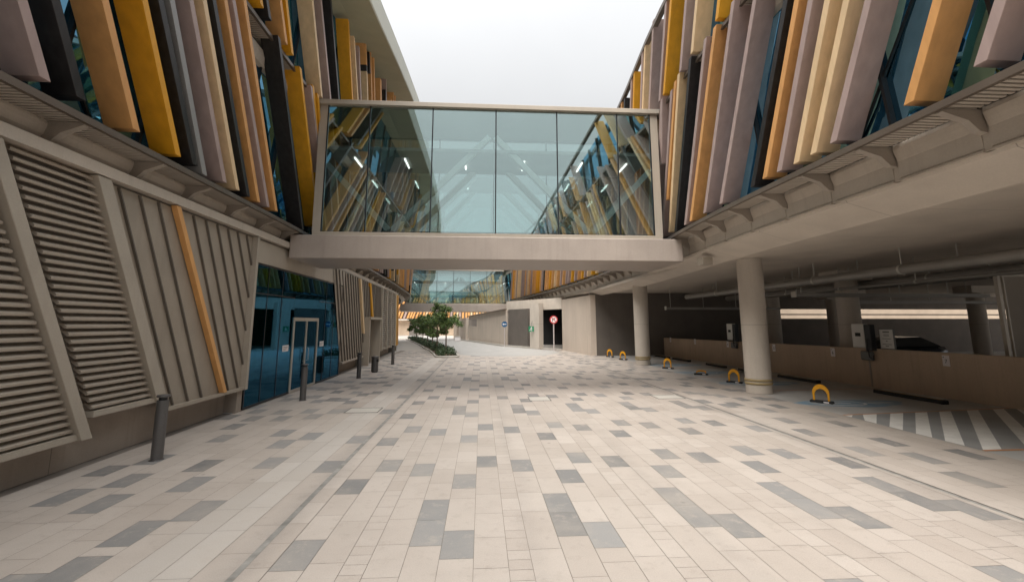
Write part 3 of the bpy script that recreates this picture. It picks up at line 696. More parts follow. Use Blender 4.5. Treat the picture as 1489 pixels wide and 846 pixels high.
for i in range(31):
    put_fin(-1, LB, random.choice(PAL), y, 9.0 + random.choice([0, 0, .8]), .9, zj(y - 3) - random.uniform(.05, .8)); y += random.uniform(.5, .95)
def fin_rows(side, B, y0, y1, zt2, t):
    m = MB()
    for tier in (0, 1):
        y = y0
        while y < y1:
            c = random.choice(['mauve', 'mauve', 'black', 'orange', 'mauve', 'cream', 'black', 'mauve', 'mauve', 'yellow', 'black', 'mauve']); k = ['mauve', 'orange', 'cream', 'yellow', 'black'].index(c)
            n0 = len(m.f); zb = 5.0 if tier == 0 else 9.0; zt = (8.8 if tier == 0 else zt2) - random.uniform(0, .7)
            fin(m, side, y, zb, y - t * (zt - zb), zt); m.m[n0:] = [k] * (len(m.m) - n0)
            y += random.uniform(.5, 1.1)
    return m.build('fin_row', ['mauve', 'orange', 'cream', 'yellow', 'black'], B, kind='stuff')
fin_rows(-1, LB, -42, 4.4, 12.2, .75)

# ================================================================== RIGHT BUILDING
RB = empty('office_building', (14, 15, 0), 'right office building on round columns over an open car park, coloured fins above', 'building')
eave(1, RB, -6, 60, gpitch=.085)
band(1, RB, -45, 60)
curtain(1, RB, -45, 60, 4.88, 8.34, .52); curtain(1, RB, -45, 60, 8.92, 11.2, .52)
g = MB(); sweep(g, 1, [(-.67, 11.22), (-.67, 11.36), (-.52, 11.36), (-.52, 11.22)], -45, 60, 1.5); g.build('roof_rail', 'trim', RB)
g = MB(); sweep(g, 1, [(-.1, 11.15), (12, 11.15), (12, 11.2), (-.1, 11.2)], -45, 60, 3); g.build('roof', 'frame', RB)
g = MB(); sweep(g, 1, [(.97, 4.27), (14, 4.27), (14, 11.1), (.97, 11.1)], -45, 60, 3); g.build('building_core', 'interior', RB)
# moulded fascia units between brackets
y = -5.6; k = 0
ys = [5.03 + 1.28 * i for i in range(-8, 44)]
for y in ys:
    for (a, b) in ((y + .10, y + 1.274),):
        m = MB(); sweep(m, 1, [(.60, 4.84), (.565, 4.80), (.555, 4.74), (.575, 4.66), (.61, 4.55), (.625, 4.30), (.60, 4.275), (.60, 4.245), (1.1, 4.245), (1.1, 4.84)], a, b, 1.0); m.build('fascia_unit', 'beam', RB)
    m = MB(); sweep(m, 1, [(.628, 4.84), (.628, 4.26), (1.1, 4.26), (1.1, 4.84)], y - .003, y + .097, .4); m.build('fascia_gap', 'beam', RB)
    bracket(1, RB, y + .02, w=.10, o0=.04, o1=.58)
g = MB(); sweep(g, 1, [(.65, 4.243), (.67, 4.20), (1.48, 3.97), (1.56, 3.97), (1.56, 4.243)], -6, 36.2, 1.0); g.build('edge_beam', 'soffit', RB)
g = MB(); sweep(g, 1, [(.65, 4.243), (.67, 4.20), (1.2, 3.62), (1.3, 3.62), (1.3, 4.243)], 36.2, 60, 1.5); g.build('edge_beam', 'soffit', RB)
g = MB(); g.box(7.15, 44, -20, 33, 4.12, 4.25); g.build('soffit', 'soffit', RB)
# small drop head and lights in the soffit
g = MB(); g.box(6.55, 6.85, 13.0, 13.35, 3.83, 4.05); g.build('downpipe_head', 'frame', RB)
# columns
def column(x, y, r=.37, h=4.12, bands=True):
    m = MB(); m.lathe([(r, 0), (r, h)], (x, y, 0), 40); co = m.build('column', 'concrete', RB)
    if bands:
        for z in (.30, .40):
            b = MB(); b.lathe([(r + .002, z - .035), (r + .02, z - .03), (r + .02, z + .03), (r + .002, z + .035)], (x, y, 0), 40); b.build('edge_band', 'goldband', co)
column(8.52, 13.9); column(8.30, 23.45); column(8.6, 4.3); column(8.6, -5.2)
for (x, y) in ((14.3, 17.0), (21.5, 25.5), (27.2, 23.5), (34.5, 24.5), (17.5, 26.5), (14.5, 7.5), (24.5, 30.5)):
    column(x, y, .38, bands=False)
    m = MB(); m.box(x - .7, x + .7, y - .5, y + .5, 3.75, 4.12); m.build('column_head', 'concrete', RB)
# garage walls
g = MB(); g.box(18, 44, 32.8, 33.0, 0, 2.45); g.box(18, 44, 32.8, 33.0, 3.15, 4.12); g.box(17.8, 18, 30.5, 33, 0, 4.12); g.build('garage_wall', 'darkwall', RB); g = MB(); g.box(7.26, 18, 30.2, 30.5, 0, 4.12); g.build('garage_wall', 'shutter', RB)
g = MB(); g.bar((18, 32.7, 2.75), (44, 32.7, 2.75), .06, .08); g.build('garage_rail', 'darkmetal', RB)
# street wall beyond the garage
g = MB(); g.prism([(7.24, 30.18, 0), (7.6, 30.185, 0), (6.8, 36.5, 0), (6.44, 36.47, 0)], (0, 0, 3.98)); g.build('street_wall', 'wall', RB)
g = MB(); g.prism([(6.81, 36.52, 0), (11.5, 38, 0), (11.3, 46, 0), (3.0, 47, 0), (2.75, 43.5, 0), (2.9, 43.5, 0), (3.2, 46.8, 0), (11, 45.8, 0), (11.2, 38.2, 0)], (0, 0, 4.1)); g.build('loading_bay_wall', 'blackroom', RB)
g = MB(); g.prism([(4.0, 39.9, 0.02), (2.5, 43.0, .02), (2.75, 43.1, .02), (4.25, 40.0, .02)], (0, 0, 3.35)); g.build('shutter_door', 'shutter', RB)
g = MB(); g.prism([(4.1, 38.9, 0), (4.75, 37.9, 0), (5.15, 38.2, 0), (4.5, 39.2, 0)], (0, 0, 3.75)); g.build('column', 'concrete', RB)
g = MB(); g.prism([(6.42, 36.5, 3.25), (2.35, 43.45, 3.25), (3.0, 43.8, 3.25), (7.2, 36.9, 3.25)], (0, 0, .9)); g.build('lintel', 'soffit', RB)
for (c, Yb, zb, t, zt) in RF: put_fin(1, RB, c, Yb, zb, t, zt)
y = 14.9
for i in range(54):
    put_fin(1, RB, random.choice(PAL), y, 5.0, .72, 8.6 + random.uniform(-.2, .5)); y += random.uniform(.55, 1.05)
y = 19.2
for i in range(19):
    put_fin(1, RB, random.choice(PAL), y, 9.05, .75, 11.2 + random.uniform(-.3, .1)); y += random.uniform(.6, 1.2)
fin_rows(1, RB, -42, 3.9, 11.3, .66)

# ================================================================== FOOTBRIDGES
def bridge(name, label, A, Bp, depth, zb, zf, zg, zr, npan, ya, detail=True):
    """A, Bp: ends of the front face (x,y). zb underside, zf top of fascia, zg glass head, zr roof top"""
    root = empty(name, ((A[0] + Bp[0]) / 2, (A[1] + Bp[1]) / 2, zb), label, 'footbridge', 'glazed footbridges spanning the street')
    a = Vector((A[0], A[1], 0)); b = Vector((Bp[0], Bp[1], 0)); u = (b - a).normalized(); n = Vector((-u.y, u.x, 0)); Lg = (b - a).length
    pt = lambda s, d, z: a + u * s + n * d + Vector((0, 0, z))
    def blk(m, s0, s1, d0, d1, z0, z1): m.hexa([pt(s0, d0, z0), pt(s1, d0, z0), pt(s1, d1, z0), pt(s0, d1, z0), pt(s0, d0, z1), pt(s1, d0, z1), pt(s1, d1, z1), pt(s0, d1, z1)])
    m = MB(); blk(m, -.7, Lg + .7, -.10, depth + .1, zb, zf - .11); m.build('deck_beam', 'deck', root, bevel=.02)
    m = MB(); blk(m, -.1, Lg + .1, -.05, depth + .05, zf - .11, zf); m.build('sill', 'frame', root)
    m = MB(); blk(m, -.4, Lg + .4, -.12, depth + .12, zg, zr); m.build('roof', 'frame', root, bevel=.01)
    m = MB(); blk(m, 0, Lg, .12, depth - .12, zf, zf + .06); m.build('floor', 'cfloor', root)
    zc = zf + (zg - zf) * .66
    m = MB(); blk(m, 0.05, Lg - .05, .14, depth - .14, zc, zc + .10); m.build('ceiling', 'ceiling', root)
    e = .16; pw = None
    xs = ya
    for d, w in ((0, 1), (depth, 1)):
        for i in range(len(xs) - 1):
            m = MB(); blk(m, xs[i] + .02, xs[i + 1] - .02, d + .0, d + .012, zf + .005, zg - .005); m.build('glass_pane', 'bridgeglass', root)
        for x in xs:
            m = MB(); blk(m, x - .018, x + .018, d - .02, d + .05, zf, zg); m.build('mullion', 'darkmetal', root)
        for z0 in (zf + .0, zg - .05):
            m = MB(); blk(m, xs[0], xs[-1], d + .013, d + .05, z0, z0 + .05); m.build('transom', 'darkmetal', root)
    for s0, s1 in ((-.12, xs[0] - .02), (xs[-1] + .02, Lg + .12)):
        m = MB(); blk(m, s0, s1, -.02, .10, zf, zg); m.build('end_panel', 'frame', root)
        m = MB(); blk(m, s0, s1, depth - .10, depth + .02, zf, zg); m.build('end_panel', 'frame', root)
    H = zg - zf
    nodes = [(0.1, zf + .55 * H), (xs[0] + (Lg) * .19, zf + .06), (Lg / 2 - .1, zf + .8 * H), (Lg / 2 + .1, zf + .8 * H), (Lg * .80, zf + .06), (Lg - .1, zf + .55 * H)]
    for d in (.30, depth - .30):
        for (p, q) in ((nodes[0], nodes[1]), (nodes[1], nodes[2]), (nodes[3], nodes[4]), (nodes[4], nodes[5])):
            m = MB(); m.bar(pt(p[0], d, p[1]), pt(q[0], d, q[1]), .17, .20, n); m.build('brace', 'brace', root)
        m = MB()
    for i in range(len(xs) - 1):
        if not detail and i % 2: continue
        sx = (xs[i] + xs[i + 1]) / 2
        m = MB(); m.hexa([pt(sx - .02, .8, zc - .05), pt(sx + .02, .8, zc - .05), pt(sx + .02, depth - .75, zc - .05), pt(sx - .02, depth - .75, zc - .05), pt(sx - .02, .8, zc - .004), pt(sx + .02, .8, zc - .004), pt(sx + .02, depth - .75, zc - .004), pt(sx - .02, depth - .75, zc - .004)]); m.build('ceiling_light', 'lamp', root)
    return root
bridge('glass_footbridge', 'near glass footbridge crossing overhead with teal panes and white V braces', (-4.95, 13.69), (5.53, 13.69), 2.45, 3.985, 4.80, 8.82, 8.97, 6, [.14, 1.42, 3.36, 5.35, 7.30, 9.26, 10.34])
bridge('glass_footbridge', 'far glass footbridge behind the trees, seen beneath the near one', (-9.35, 57.5), (3.65, 58.5), 3.0, 3.56, 4.58, 8.7, 8.95, 7, [.14, 1.6, 3.7, 5.8, 7.9, 10.0, 12.0, 12.8], False)

# ================================================================== FAR STREET END
fw = empty('boundary_wall', (0, 50, 0), 'long pale rendered wall with a door slit past the car park', 'wall')
def wseg(name, p, q, z0, z1a, z1b, parent, th=.35, mat='wall'):
    a = Vector((*p, 0)); b = Vector((*q, 0)); d = (b - a).normalized(); n = Vector((d.y, -d.x, 0)) * -th
    if n.x < 0: n = -n
    m = MB(); m.hexa([a + Vector((0, 0, z0)), b + Vector((0, 0, z0)), b + n + Vector((0, 0, z0)), a + n + Vector((0, 0, z0)), a + Vector((0, 0, z1a)), b + Vector((0, 0, z1b)), b + n + Vector((0, 0, z1b)), a + n + Vector((0, 0, z1a))]); return m.build(name, mat, parent)
wseg('wall_panel', (2.33, 43.35), (-.55, 53.3), 0, 3.35, 3.0, fw)
wseg('wall_panel', (-.56, 53.34), (-1.55, 56.7), 0, 1.75, 1.75, fw)
wseg('wall_panel', (-.56, 53.34), (-1.55, 56.7), 2.55, 3.0, 2.85, fw)
wseg('wall_panel', (-1.95, 58.1), (-3.0, 62.2), 0, 2.8, 2.7, fw)
wseg('coping', (2.3, 43.3), (-3.0, 62.2), 3.36, 3.5, 2.8, fw, .5, 'trim') if False else None
m = MB(); m.bar((2.33, 43.35, 3.40), (-1.6, 57, 2.92), .45, .10); m.build('coping', 'trim', fw)
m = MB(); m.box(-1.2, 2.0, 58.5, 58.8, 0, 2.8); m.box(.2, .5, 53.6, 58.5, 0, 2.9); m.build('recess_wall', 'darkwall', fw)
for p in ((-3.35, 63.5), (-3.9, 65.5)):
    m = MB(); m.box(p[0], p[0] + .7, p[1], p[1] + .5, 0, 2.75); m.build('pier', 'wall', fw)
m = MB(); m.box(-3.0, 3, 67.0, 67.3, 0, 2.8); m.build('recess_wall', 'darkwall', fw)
fb = empty('office_building', (-8, 84, 0), 'distant building with slanting orange fins at the end of the street', 'building')
m = MB(); m.box(-30, 6, 82, 82.4, 0, 2.6); m.build('wall', 'parapet', fb)
m = MB(); m.box(-30, 6, 81.0, 90, 2.6, 2.85); m.build('soffit', 'soffit', fb)
m = MB(); m.box(-12.6, -9.4, 81.9, 82.0, 0, 2.2); m.build('doorway', 'darkwall', fb)
m = MB(); m.box(-30, 6, 81.9, 82.0, 2.85, 7); m.build('wall_panel', 'plinth', fb)
m = MB(); m.box(-30, 6, 81.2, 92, 7, 7.3); m.build('roof', 'frame', fb)
x = -17.0
while x < 3:
    c = random.choice(['orange', 'cream', 'orange', 'mauve', 'orange']); z = 2.95; zt = 6.6; dx = .35 * (zt - z) * (1 if x < -6 else 0.05)
    m = MB(); m.hexa([(x, 81.4, z), (x + .3, 81.4, z), (x + .3, 81.8, z), (x, 81.8, z), (x + dx, 81.4, zt), (x + .3 + dx, 81.4, zt), (x + .3 + dx, 81.8, zt), (x + dx, 81.8, zt)]); m.build('fin', c, fb)
    x += random.uniform(.42, .62)
ub = empty('utility_box', (-2.85, 56.2, 0), 'small white box on the ground beside the pale far wall', 'box')
m = MB(); m.box(-3.2, -2.5, 55.9, 56.4, 0, .5); m.build('cabinet', 'signwhite', ub, bevel=.05)
m = MB(); m.box(-3.22, -2.48, 55.88, 56.42, .5, .56); m.build('lid', 'kerb', ub, bevel=.015)

# tan wall of the open yard behind the garage
yw = empty('yard_wall', (34, 38.2, 0), 'sunlit tan wall seen through the slot at the back of the car park', 'wall')
m = MB(); m.box(15, 55, 38, 38.4, 0, 9); m.build('wall_face', 'tan', yw)

# ================================================================== GARAGE CONTENTS
pw = empty('parapet_wall', (12.9, 18, 0), 'low brown parapet wall along the parking bays', 'wall')
pl = [(13.9, 5.5), (13.36, 9.0), (13.27, 11.0), (13.16, 13.0), (13.0, 15.4), (12.85, 17.4), (12.65, 20.5), (12.5, 25), (12.3, 28), (12.15, 30.15)]
def PXW(y):
    for (a, b), (c, d) in zip(pl, pl[1:]):
        if b <= y <= d: return a + (c - a) * (y - b) / (d - b)
m = MB(); vs = []
for x, y in pl:
    zt = 1.27 - .008 * max(0, y - 14); vs += [(x, y, 0), (x, y, zt), (x + .2, y, zt), (x + .2, y, 0)]
k = len(pl); m.add(vs, [(4*i + j, 4*i + (j + 1) % 4, 4*i + 4 + (j + 1) % 4, 4*i + 4 + j) for i in range(k - 1) for j in range(4)] + [(0, 1, 2, 3), (4*k - 4, 4*k - 3, 4*k - 2, 4*k - 1)])
m.build('wall_body', 'parapet', pw)
m = MB(); m.box(13.01, 13.045, 14.82, 14.86, .02, 1.2); m.build('expansion_joint', 'beamdark', pw)

def bay_sign(num, y, z=1.05):
    x = PXW(y) - .012
    root = empty('bay_number_sign', (x, y, z), 'white bay plate numbered %s on the brown parapet' % num, 'sign', 'bay number signs on the parapet')
    m = MB(); m.box(x - .006, x + .004, y - .10, y + .10, z - .15, z + .15); m.build('plate', 'signwhite', root)
    text_mesh(num, .15, 'number', 'rubber', Matrix.Translation((x - .007, y, z - .02)) @ Matrix.Rotation(R(-90), 4, 'Z') @ Matrix.Rotation(R(90), 4, 'X'), root, .001)
    m = MB(); m.tube([(x - .006, y + .06, z + .1), (x - .010, y + .06, z + .1)], .018, 10); m.build('dot', 'boxgrey', root)
for num, y in (('7', 12.4), ('6', 16.3), ('5', 19.4), ('4', 22.9), ('3', 26.2), ('2', 29.2)): bay_sign(num, y)

def charger(x, y, label):
    root = empty('charging_unit', (x, y, 1.0), label, 'charger', 'white chargers on the parapet')
    m = MB(); m.box(x - .16, x + .02, y - .17, y + .36, 1.28, 2.08); m.build('housing', 'charger', root, bevel=.02)
    m = MB(); m.box(x - .165, x + .02, y - .42, y - .175, 1.20, 2.06); m.build('socket_panel', 'darkmetal', root, bevel=.01)
    m = MB(); m.box(x - .170, x - .158, y - .02, y + .20, 1.66, 1.78); m.build('screen', 'rubber', root)
    m = MB(); m.box(x - .14, x - .015, y - .35, y + .12, .88, 1.17); m.build('junction_box', 'boxgrey', root, bevel=.03)
    m = MB(); m.tube([(x - .19, y - .3, 1.6), (x - .24, y - .33, 1.3), (x - .24, y - .38, 1.0), (x - .18, y - .45, .9), (x - .16, y - .46, 1.05)], .018, 8); m.build('cable', 'rubber', root)
charger(13.05, 14.95, 'white charging unit with black side panel beside the framed notice')
charger(12.58, 22.3, 'white charging unit half hidden behind the near round column')
nb = empty('notice_board', (13.12, 14.15, 1.25), 'framed white notice sheet standing on the parapet right of the charging unit', 'notice board')
m = MB(); m.box(13.08, 13.12, 13.86, 14.40, 1.27, 1.93); m.build('frame', 'boxgrey', nb)
m = MB(); m.box(13.072, 13.08, 13.89, 14.37, 1.30, 1.90); sh = m.build('sheet', 'charger', nb)
m = MB()
for z, w, h in ((1.80, .24, .045), (1.73, .20, .018), (1.69, .20, .018), (1.60, .32, .018), (1.52, .05, .03), (1.42, .34, .018), (1.36, .12, .025)): m.box(13.069, 13.072, 14.13 - w / 2, 14.13 + w / 2, z, z + h)
m.build('print', 'boxgrey', nb)

def wheel_stop(y0, y1, label):
    a = Vector((PXW(y0) - 1.08, y0, 0)); b = Vector((PXW(y1) - 1.02, y1, 0)); mid = (a + b) / 2
    root = empty('wheel_stop', mid, label, 'wheel stop', 'wheel stops in the parking bays')
    m = MB(); m.prism([a + Vector((-.07, 0, 0)), a + Vector((.07, 0, 0)), a + Vector((.05, 0, .10)), a + Vector((-.05, 0, .10))], b - a); m.build('rail', 'rubber', root)
    m = MB(); m.bar(a + Vector((-.02, 0, .107)), b + Vector((-.02, 0, .107)), .055, .012); m.build('yellow_strip', 'goldband', root)
    m = MB(); m.box(a.x - .09, a.x + .09, a.y - .12, a.y - .004, 0, .11); m.build('end_cap', 'rubber', root, bevel=.02)
for (a, b, l) in ((11.7, 13.7, 'black rubber wheel stop with worn yellow strip in bay 7'), (15.9, 17.85, 'wheel stop in bay 6 beyond the near yellow parking lock'), (18.7, 20.4, 'wheel stop in bay 5, hidden largely by the near column'), (21.5, 23.2, 'wheel stop in bay 4 left of the near column'), (25.0, 26.9, 'wheel stop in bay 3, second from the far end'), (27.4, 29.2, 'wheel stop farthest along the bays, beside the far column')): wheel_stop(a, b, l)

def lock_proto():
    root = empty('parking_lock', (0, 0, 0))
    m = MB(); m.box(-.06, .10, -.27, .27, 0, .07); m.build('base', 'rubber', root, bevel=.02)
    pts = [(0, -.17, .05)] + [(0, -.17 * math.cos(t), .23 + .20 * math.sin(t)) for t in [math.pi * i / 14 for i in range(15)]] + [(0, .17, .05)]
    # flat arched hoop, wider at its crown
    vs = []; n = len(pts)
    for i, p in enumerate(pts):
        c = Vector(p); mid = Vector((0, 0, .23)); d = Vector((0, p[1], max(0, p[2] - .23))); d = d.normalized() if d.length > 1e-4 else Vector((0, 1, 0))
        k = .022 + .035 * max(0, (p[2] - .23) / .20)
        for s, e in ((-.02, -1), (.02, -1), (.02, 1), (-.02, 1)): vs.append(c + d * (k * (e if e > 0 else e)) * (1 if e > 0 else 1) + Vector((s, 0, 0)))
    m = MB(); m.add(vs, [(4*i + j, 4*i + (j + 1) % 4, 4*i + 4 + (j + 1) % 4, 4*i + 4 + j) for i in range(n - 1) for j in range(4)]); m.build('hoop', 'lockyellow', root)
    m = MB(); m.box(-.068, -.061, -.18, -.06, .02, .055); m.build('reflector', 'signwhite', root)
    return root
lp = lock_proto(); first = True
for (x, y, l) in ((9.07, 12.02, 'nearest upright yellow parking lock, by the blue painted symbol of bay 7'), (9.0, 16.15, 'upright yellow parking lock just left of the near round column'), (8.73, 21.36, 'upright yellow parking lock right of the far round column'), (8.26, 26.7, 'small upright yellow parking lock first left of the far round column'), (8.1, 28.9, 'farthest yellow parking lock, against the dark wall')):
    o = lp if first else copy_tree(lp); first = False
    o.location = (x, y, .001); o.rotation_euler.z = R(38)
    tag(o, l, 'parking lock', 'yellow hoop parking locks in the bays')
o = copy_tree(lp); o.location = (9.05, 18.75, .001); o.rotation_euler.z = R(60); tag(o, 'folded down parking lock lying flat between the two round columns', 'parking lock', 'yellow hoop parking locks in the bays')
for ch in kids(o):
    if ch.name.startswith('hoop'): ch.rotation_euler.y = R(80); ch.location = (.05, 0, .05)

# ceiling services
def rod(m, x, y, z0, z1=4.12): m.tube([(x, y, z0), (x, y, z1)], .014, 6, smooth=False)
def batten(x0, x1, y, z, label):
    root = empty('ceiling_batten', ((x0 + x1) / 2, y, z), label, 'cable tray', 'trays hanging in the car park')
    m = MB(); m.box(x0, x1, y - .10, y + .10, z, z + .02); m.box(x0, x1, y - .10, y - .085, z + .02, z + .13); m.box(x0, x1, y + .085, y + .10, z + .02, z + .13); m.build('tray', 'pipe', root)
    x = x0 + .25
    while x < x1:
        m = MB(); rod(m, x, y, z + .02); x += 1.9; m.build('hanger_rod', 'steel', root)
    m = MB(); m.box(x0 - .05, x0 - .003, y - .12, y + .12, z - .02, z + .18); m.build('end_box', 'steel', root)
batten(11.3, 18.8, 15.8, 3.05, 'pale tray hanging over the white charging unit with a box at its end')
batten(10.3, 16.9, 25.0, 2.86, 'grey tray hanging deep in the car park left of the near column')
batten(16.8, 26.5, 20.0, 3.0, 'third grey tray hanging above the parked dark car')
def pipe(path, r, label):
    root = empty('ceiling_pipe', path[0], label, 'pipe', 'pipes under the car park ceiling')
    m = MB(); m.tube(path, r, 14); m.build('tube', 'pipe', root)
    a = Vector(path[0]); b = Vector(path[-1]); L_ = (b - a).length; n = int(L_ / 3)
    for i in range(1, n):
        p = a.lerp(b, i / n); m = MB(); rod(m, p.x, p.y, p.z)
        m.tube([p - (b - a).normalized() * .03, p + (b - a).normalized() * .03], r + .012, 14)
        m.build('clamp', 'steel', root)
pipe([(11.2, -8, 3.52), (11.2, 24.3, 3.52)], .13, 'thick pipe nearest the street under the car park ceiling')
pipe([(12.1, -8, 3.62), (12.1, 26.3, 3.62)], .085, 'thinner pipe beside the thick pipe under the car park ceiling')
pipe([(13.2, -8, 3.35), (13.2, 22, 3.35)], .05, 'slim lower pipe directly above the brown parapet wall')
pipe([(17.2, -8, 3.7), (17.2, 27, 3.7)], .11, 'farthest pipe, deepest under the car park ceiling')
pipe([(15.0, -8, 3.6), (15.0, 27, 3.6)], .15, 'thick pipe beyond the parapet under the car park ceiling')
pipe([(9.5, 14.2, 3.3), (20, 17.5, 3.3)], .03, 'thin conduit crossing beneath the larger ceiling pipes') if False else None
gp = empty('sliding_gate', (15.2, 12, 0), 'tall framed mesh gate panel at the right edge behind the parapet', 'gate')
m = MB()
for a in (14.6, 17.4): m.box(a, a + .09, 11.95, 12.05, 0, 3.55)
m.box(14.69, 17.4, 11.96, 12.04, 3.42, 3.52); m.box(14.69, 17.4, 11.96, 12.04, .1, .2); m.build('frame', 'alu', gp)
m = MB(); m.box(14.80, 14.84, 11.97, 12.03, .2, 3.42); m.build('stile', 'alu', gp)
m = MB(); m.box(14.84, 17.4, 11.99, 12.01, .2, 3.42); m.build('panel', 'clad', gp)

# parked car beyond the parapet
car = empty('parked_car', (20.4, 21.8, 0), 'dark car parked behind the brown parapet, its bonnet catching light', 'car')
def car_build(root, cx, cy):
    L_, W = 4.3, 1.78
    st = [(-2.15, .45, .62, .70), (-2.08, .32, .74, .80), (-1.4, .28, .92, .87), (-.75, .28, 1.0, .89), (.4, .28, 1.0, .89), (1.5, .28, 1.02, .88), (2.05, .34, .98, .82), (2.15, .48, .85, .74)]
    m = MB(); vs = []
    for x, z0, z1, hw in st:
        for (q, z) in ((-hw * .9, z0), (-hw, z0 + .18), (-hw, z1 - .18), (-hw * .86, z1), (0, z1 + .03), (hw * .86, z1), (hw, z1 - .18), (hw, z0 + .18), (hw * .9, z0)): vs.append((cx + x, cy + q, z))
    k = 9; n = len(st)
    m.add(vs, [(k*i + j, k*i + (j + 1) % k, k*i + k + (j + 1) % k, k*i + k + j) for i in range(n - 1) for j in range(k)], 0, 0, True); m.add(vs[:k], [tuple(range(k))]); m.add(vs[-k:], [tuple(range(k))])
    body = m.build('body', 'carpaint', root)
    gl = [(-.95, 1.0, .80), (-.25, 1.40, .66), (.9, 1.44, .66), (1.75, 1.03, .78)]
    m = MB(); vs = []
    for x, z, hw in gl: vs += [(cx + x, cy - hw, z), (cx + x, cy + hw, z)]
    base = [(cx - .95, cy - .82, .97), (cx - .95, cy + .82, .97), (cx + 1.75, cy - .82, .97), (cx + 1.75, cy + .82, .97)]
    m.add(vs + base, [(0, 1, 3, 2), (4, 5, 7, 6), (0, 2, 4, 6, 10, 8), (1, 9, 11, 7, 5, 3)]); m.build('window', 'carglass', root)
    m = MB(); m.add([(v[0], v[1], v[2] + .012) for v in vs[2:6]] + [(v[0], v[1], v[2] - .02) for v in vs[2:6]], [(0, 1, 3, 2), (4, 6, 7, 5), (0, 2, 6, 4), (1, 5, 7, 3), (0, 4, 5, 1), (2, 3, 7, 6)]); m.build('roof', 'carpaint', root)
    for sx in (-1.35, 1.35):
        for sy in (-.86, .86):
            m = MB(); m.tube([(cx + sx, cy + sy - .1, .32), (cx + sx, cy + sy + .1, .32)], .32, 24); wh = m.build('wheel', 'rubber', root)
            m = MB(); m.tube([(cx + sx, cy + sy - .105, .32), (cx + sx, cy + sy + .105, .32)], .2, 16); m.build('rim', 'alu', wh)
    for sy in (-.58, .58):
        m = MB(); m.box(cx - 2.17, cx - 1.98, cy + sy - .2, cy + sy + .2, .62, .76); m.build('headlight', 'headlamp', root, bevel=.03)
        m = MB(); m.box(cx - .82, cx - .68, cy + sy * 1.62 - .1, cy + sy * 1.62 + .1, 1.0, 1.13); m.build('wing_mirror', 'carpaint', root, bevel=.03)
car_build(car, 20.4, 21.8)

# ================================================================== STREET FURNITURE
def bollard_proto():
    root = empty('bollard', (0, 0, 0))
    m = MB(); m.lathe([(.082, 0), (.082, .90)], n=32); m.build('shaft', 'bollard', root)
    m = MB(); m.lathe([(.060, .90), (.060, .945)], n=32); m.build('neck', 'darkmetal', root)
    m = MB(); m.lathe([(.03, .945), (.088, .945), (.088, .945), (.092, .952), (.092, .972), (.085, .98), (.0, .984)], n=32); m.build('cap', 'bollard', root)
    m = MB(); m.lathe([(.10, .001), (.10, .010), (.083, .012)], n=32); m.build('base_plate', 'bollard', root)
    return root
bp = bollard_proto(); first = True
for (x, y, l) in ((-5.03, 7.85, 'nearest dark metal bollard, in front of the louvred panels'), (-4.90, 13.38, 'dark metal bollard standing in front of the glass doors'), (-4.72, 18.5, 'dark metal bollard third from the near end, before the ribbed panel'), (-4.54, 24.4, 'farthest dark metal bollard, in front of the far louvres')):
    o = bp if first else copy_tree(bp); first = False
    o.location = (x, y, 0); tag(o, l, 'bollard', 'bollards along the left walk')
lb = empty('litter_bin', (-4.62, 20.72, 0), 'short round metal litter bin between two bollards by the side doorway', 'litter bin')
m = MB(); m.lathe([(.15, .03), (.15, .62)], (-4.62, 20.72, 0), 28); m.build('body', 'bollard', lb)
m = MB(); m.lathe([(.155, .62), (.158, .64), (.15, .68), (.0, .69)], (-4.62, 20.72, 0), 28); m.build('lid', 'bollard', lb)
m = MB(); m.box(-4.64, -4.46, 20.60, 20.72, .45, .56); m.build('slot', 'rubber', lb)
m = MB(); m.lathe([(.12, 0), (.12, .03)], (-4.62, 20.72, 0), 28); m.build('foot', 'darkmetal', lb)

def face(mb_fn, c): pass
sg = empty('road_sign', (5.55, 35.2, 0), 'round red ringed no turn sign on a tall white pole', 'road sign')
m = MB(); m.tube([(5.55, 35.2, 0), (5.55, 35.2, 2.62)], .045, 12); m.build('pole', 'signpole', sg)
m = MB(); m.disc((5.55, 35.14, 2.38), .31, (0, -1, 0), .012, 32); m.build('rim', 'red', sg)
m = MB(); m.disc((5.55, 35.127, 2.38), .225, (0, -1, 0), .006, 32); m.build('face', 'signwhite', sg)
m = MB()
def bar2(m, x0, z0, x1, z1, w, y=35.117): m.bar((5.55 + x0, y, 2.38 + z0), (5.55 + x1, y, 2.38 + z1), .006, w, (x0 - x1 and -(z1 - z0), 0, (x1 - x0)) if True else None)
def ribbon(m, pts, w, cx, cz, y):
    for (a, b) in zip(pts, pts[1:]):
        d = Vector((b[0] - a[0], 0, b[1] - a[1])).normalized(); n = Vector((-d.z, 0, d.x)) * w / 2
        A = Vector((cx + a[0], y, cz + a[1])) - d * w * .2; B_ = Vector((cx + b[0], y, cz + b[1])) + d * w * .2
        m.quad(A - n, B_ - n, B_ + n, A + n)
ribbon(m, [(-.09, -.15), (-.09, .04), (-.05, .08), (.06, .08)], .05, 5.55, 2.38, 35.119)
m.add([(5.55 + .06, 35.119, 2.38 + .15), (5.55 + .06, 35.119, 2.38 + .01), (5.55 + .15, 35.119, 2.38 + .08)], [(0, 1, 2)]); m.build('arrow', 'rubber', sg)
m = MB(); ribbon(m, [(-.17, .17), (.17, -.17)], .05, 5.55, 2.38, 35.116); m.build('slash', 'red', sg)

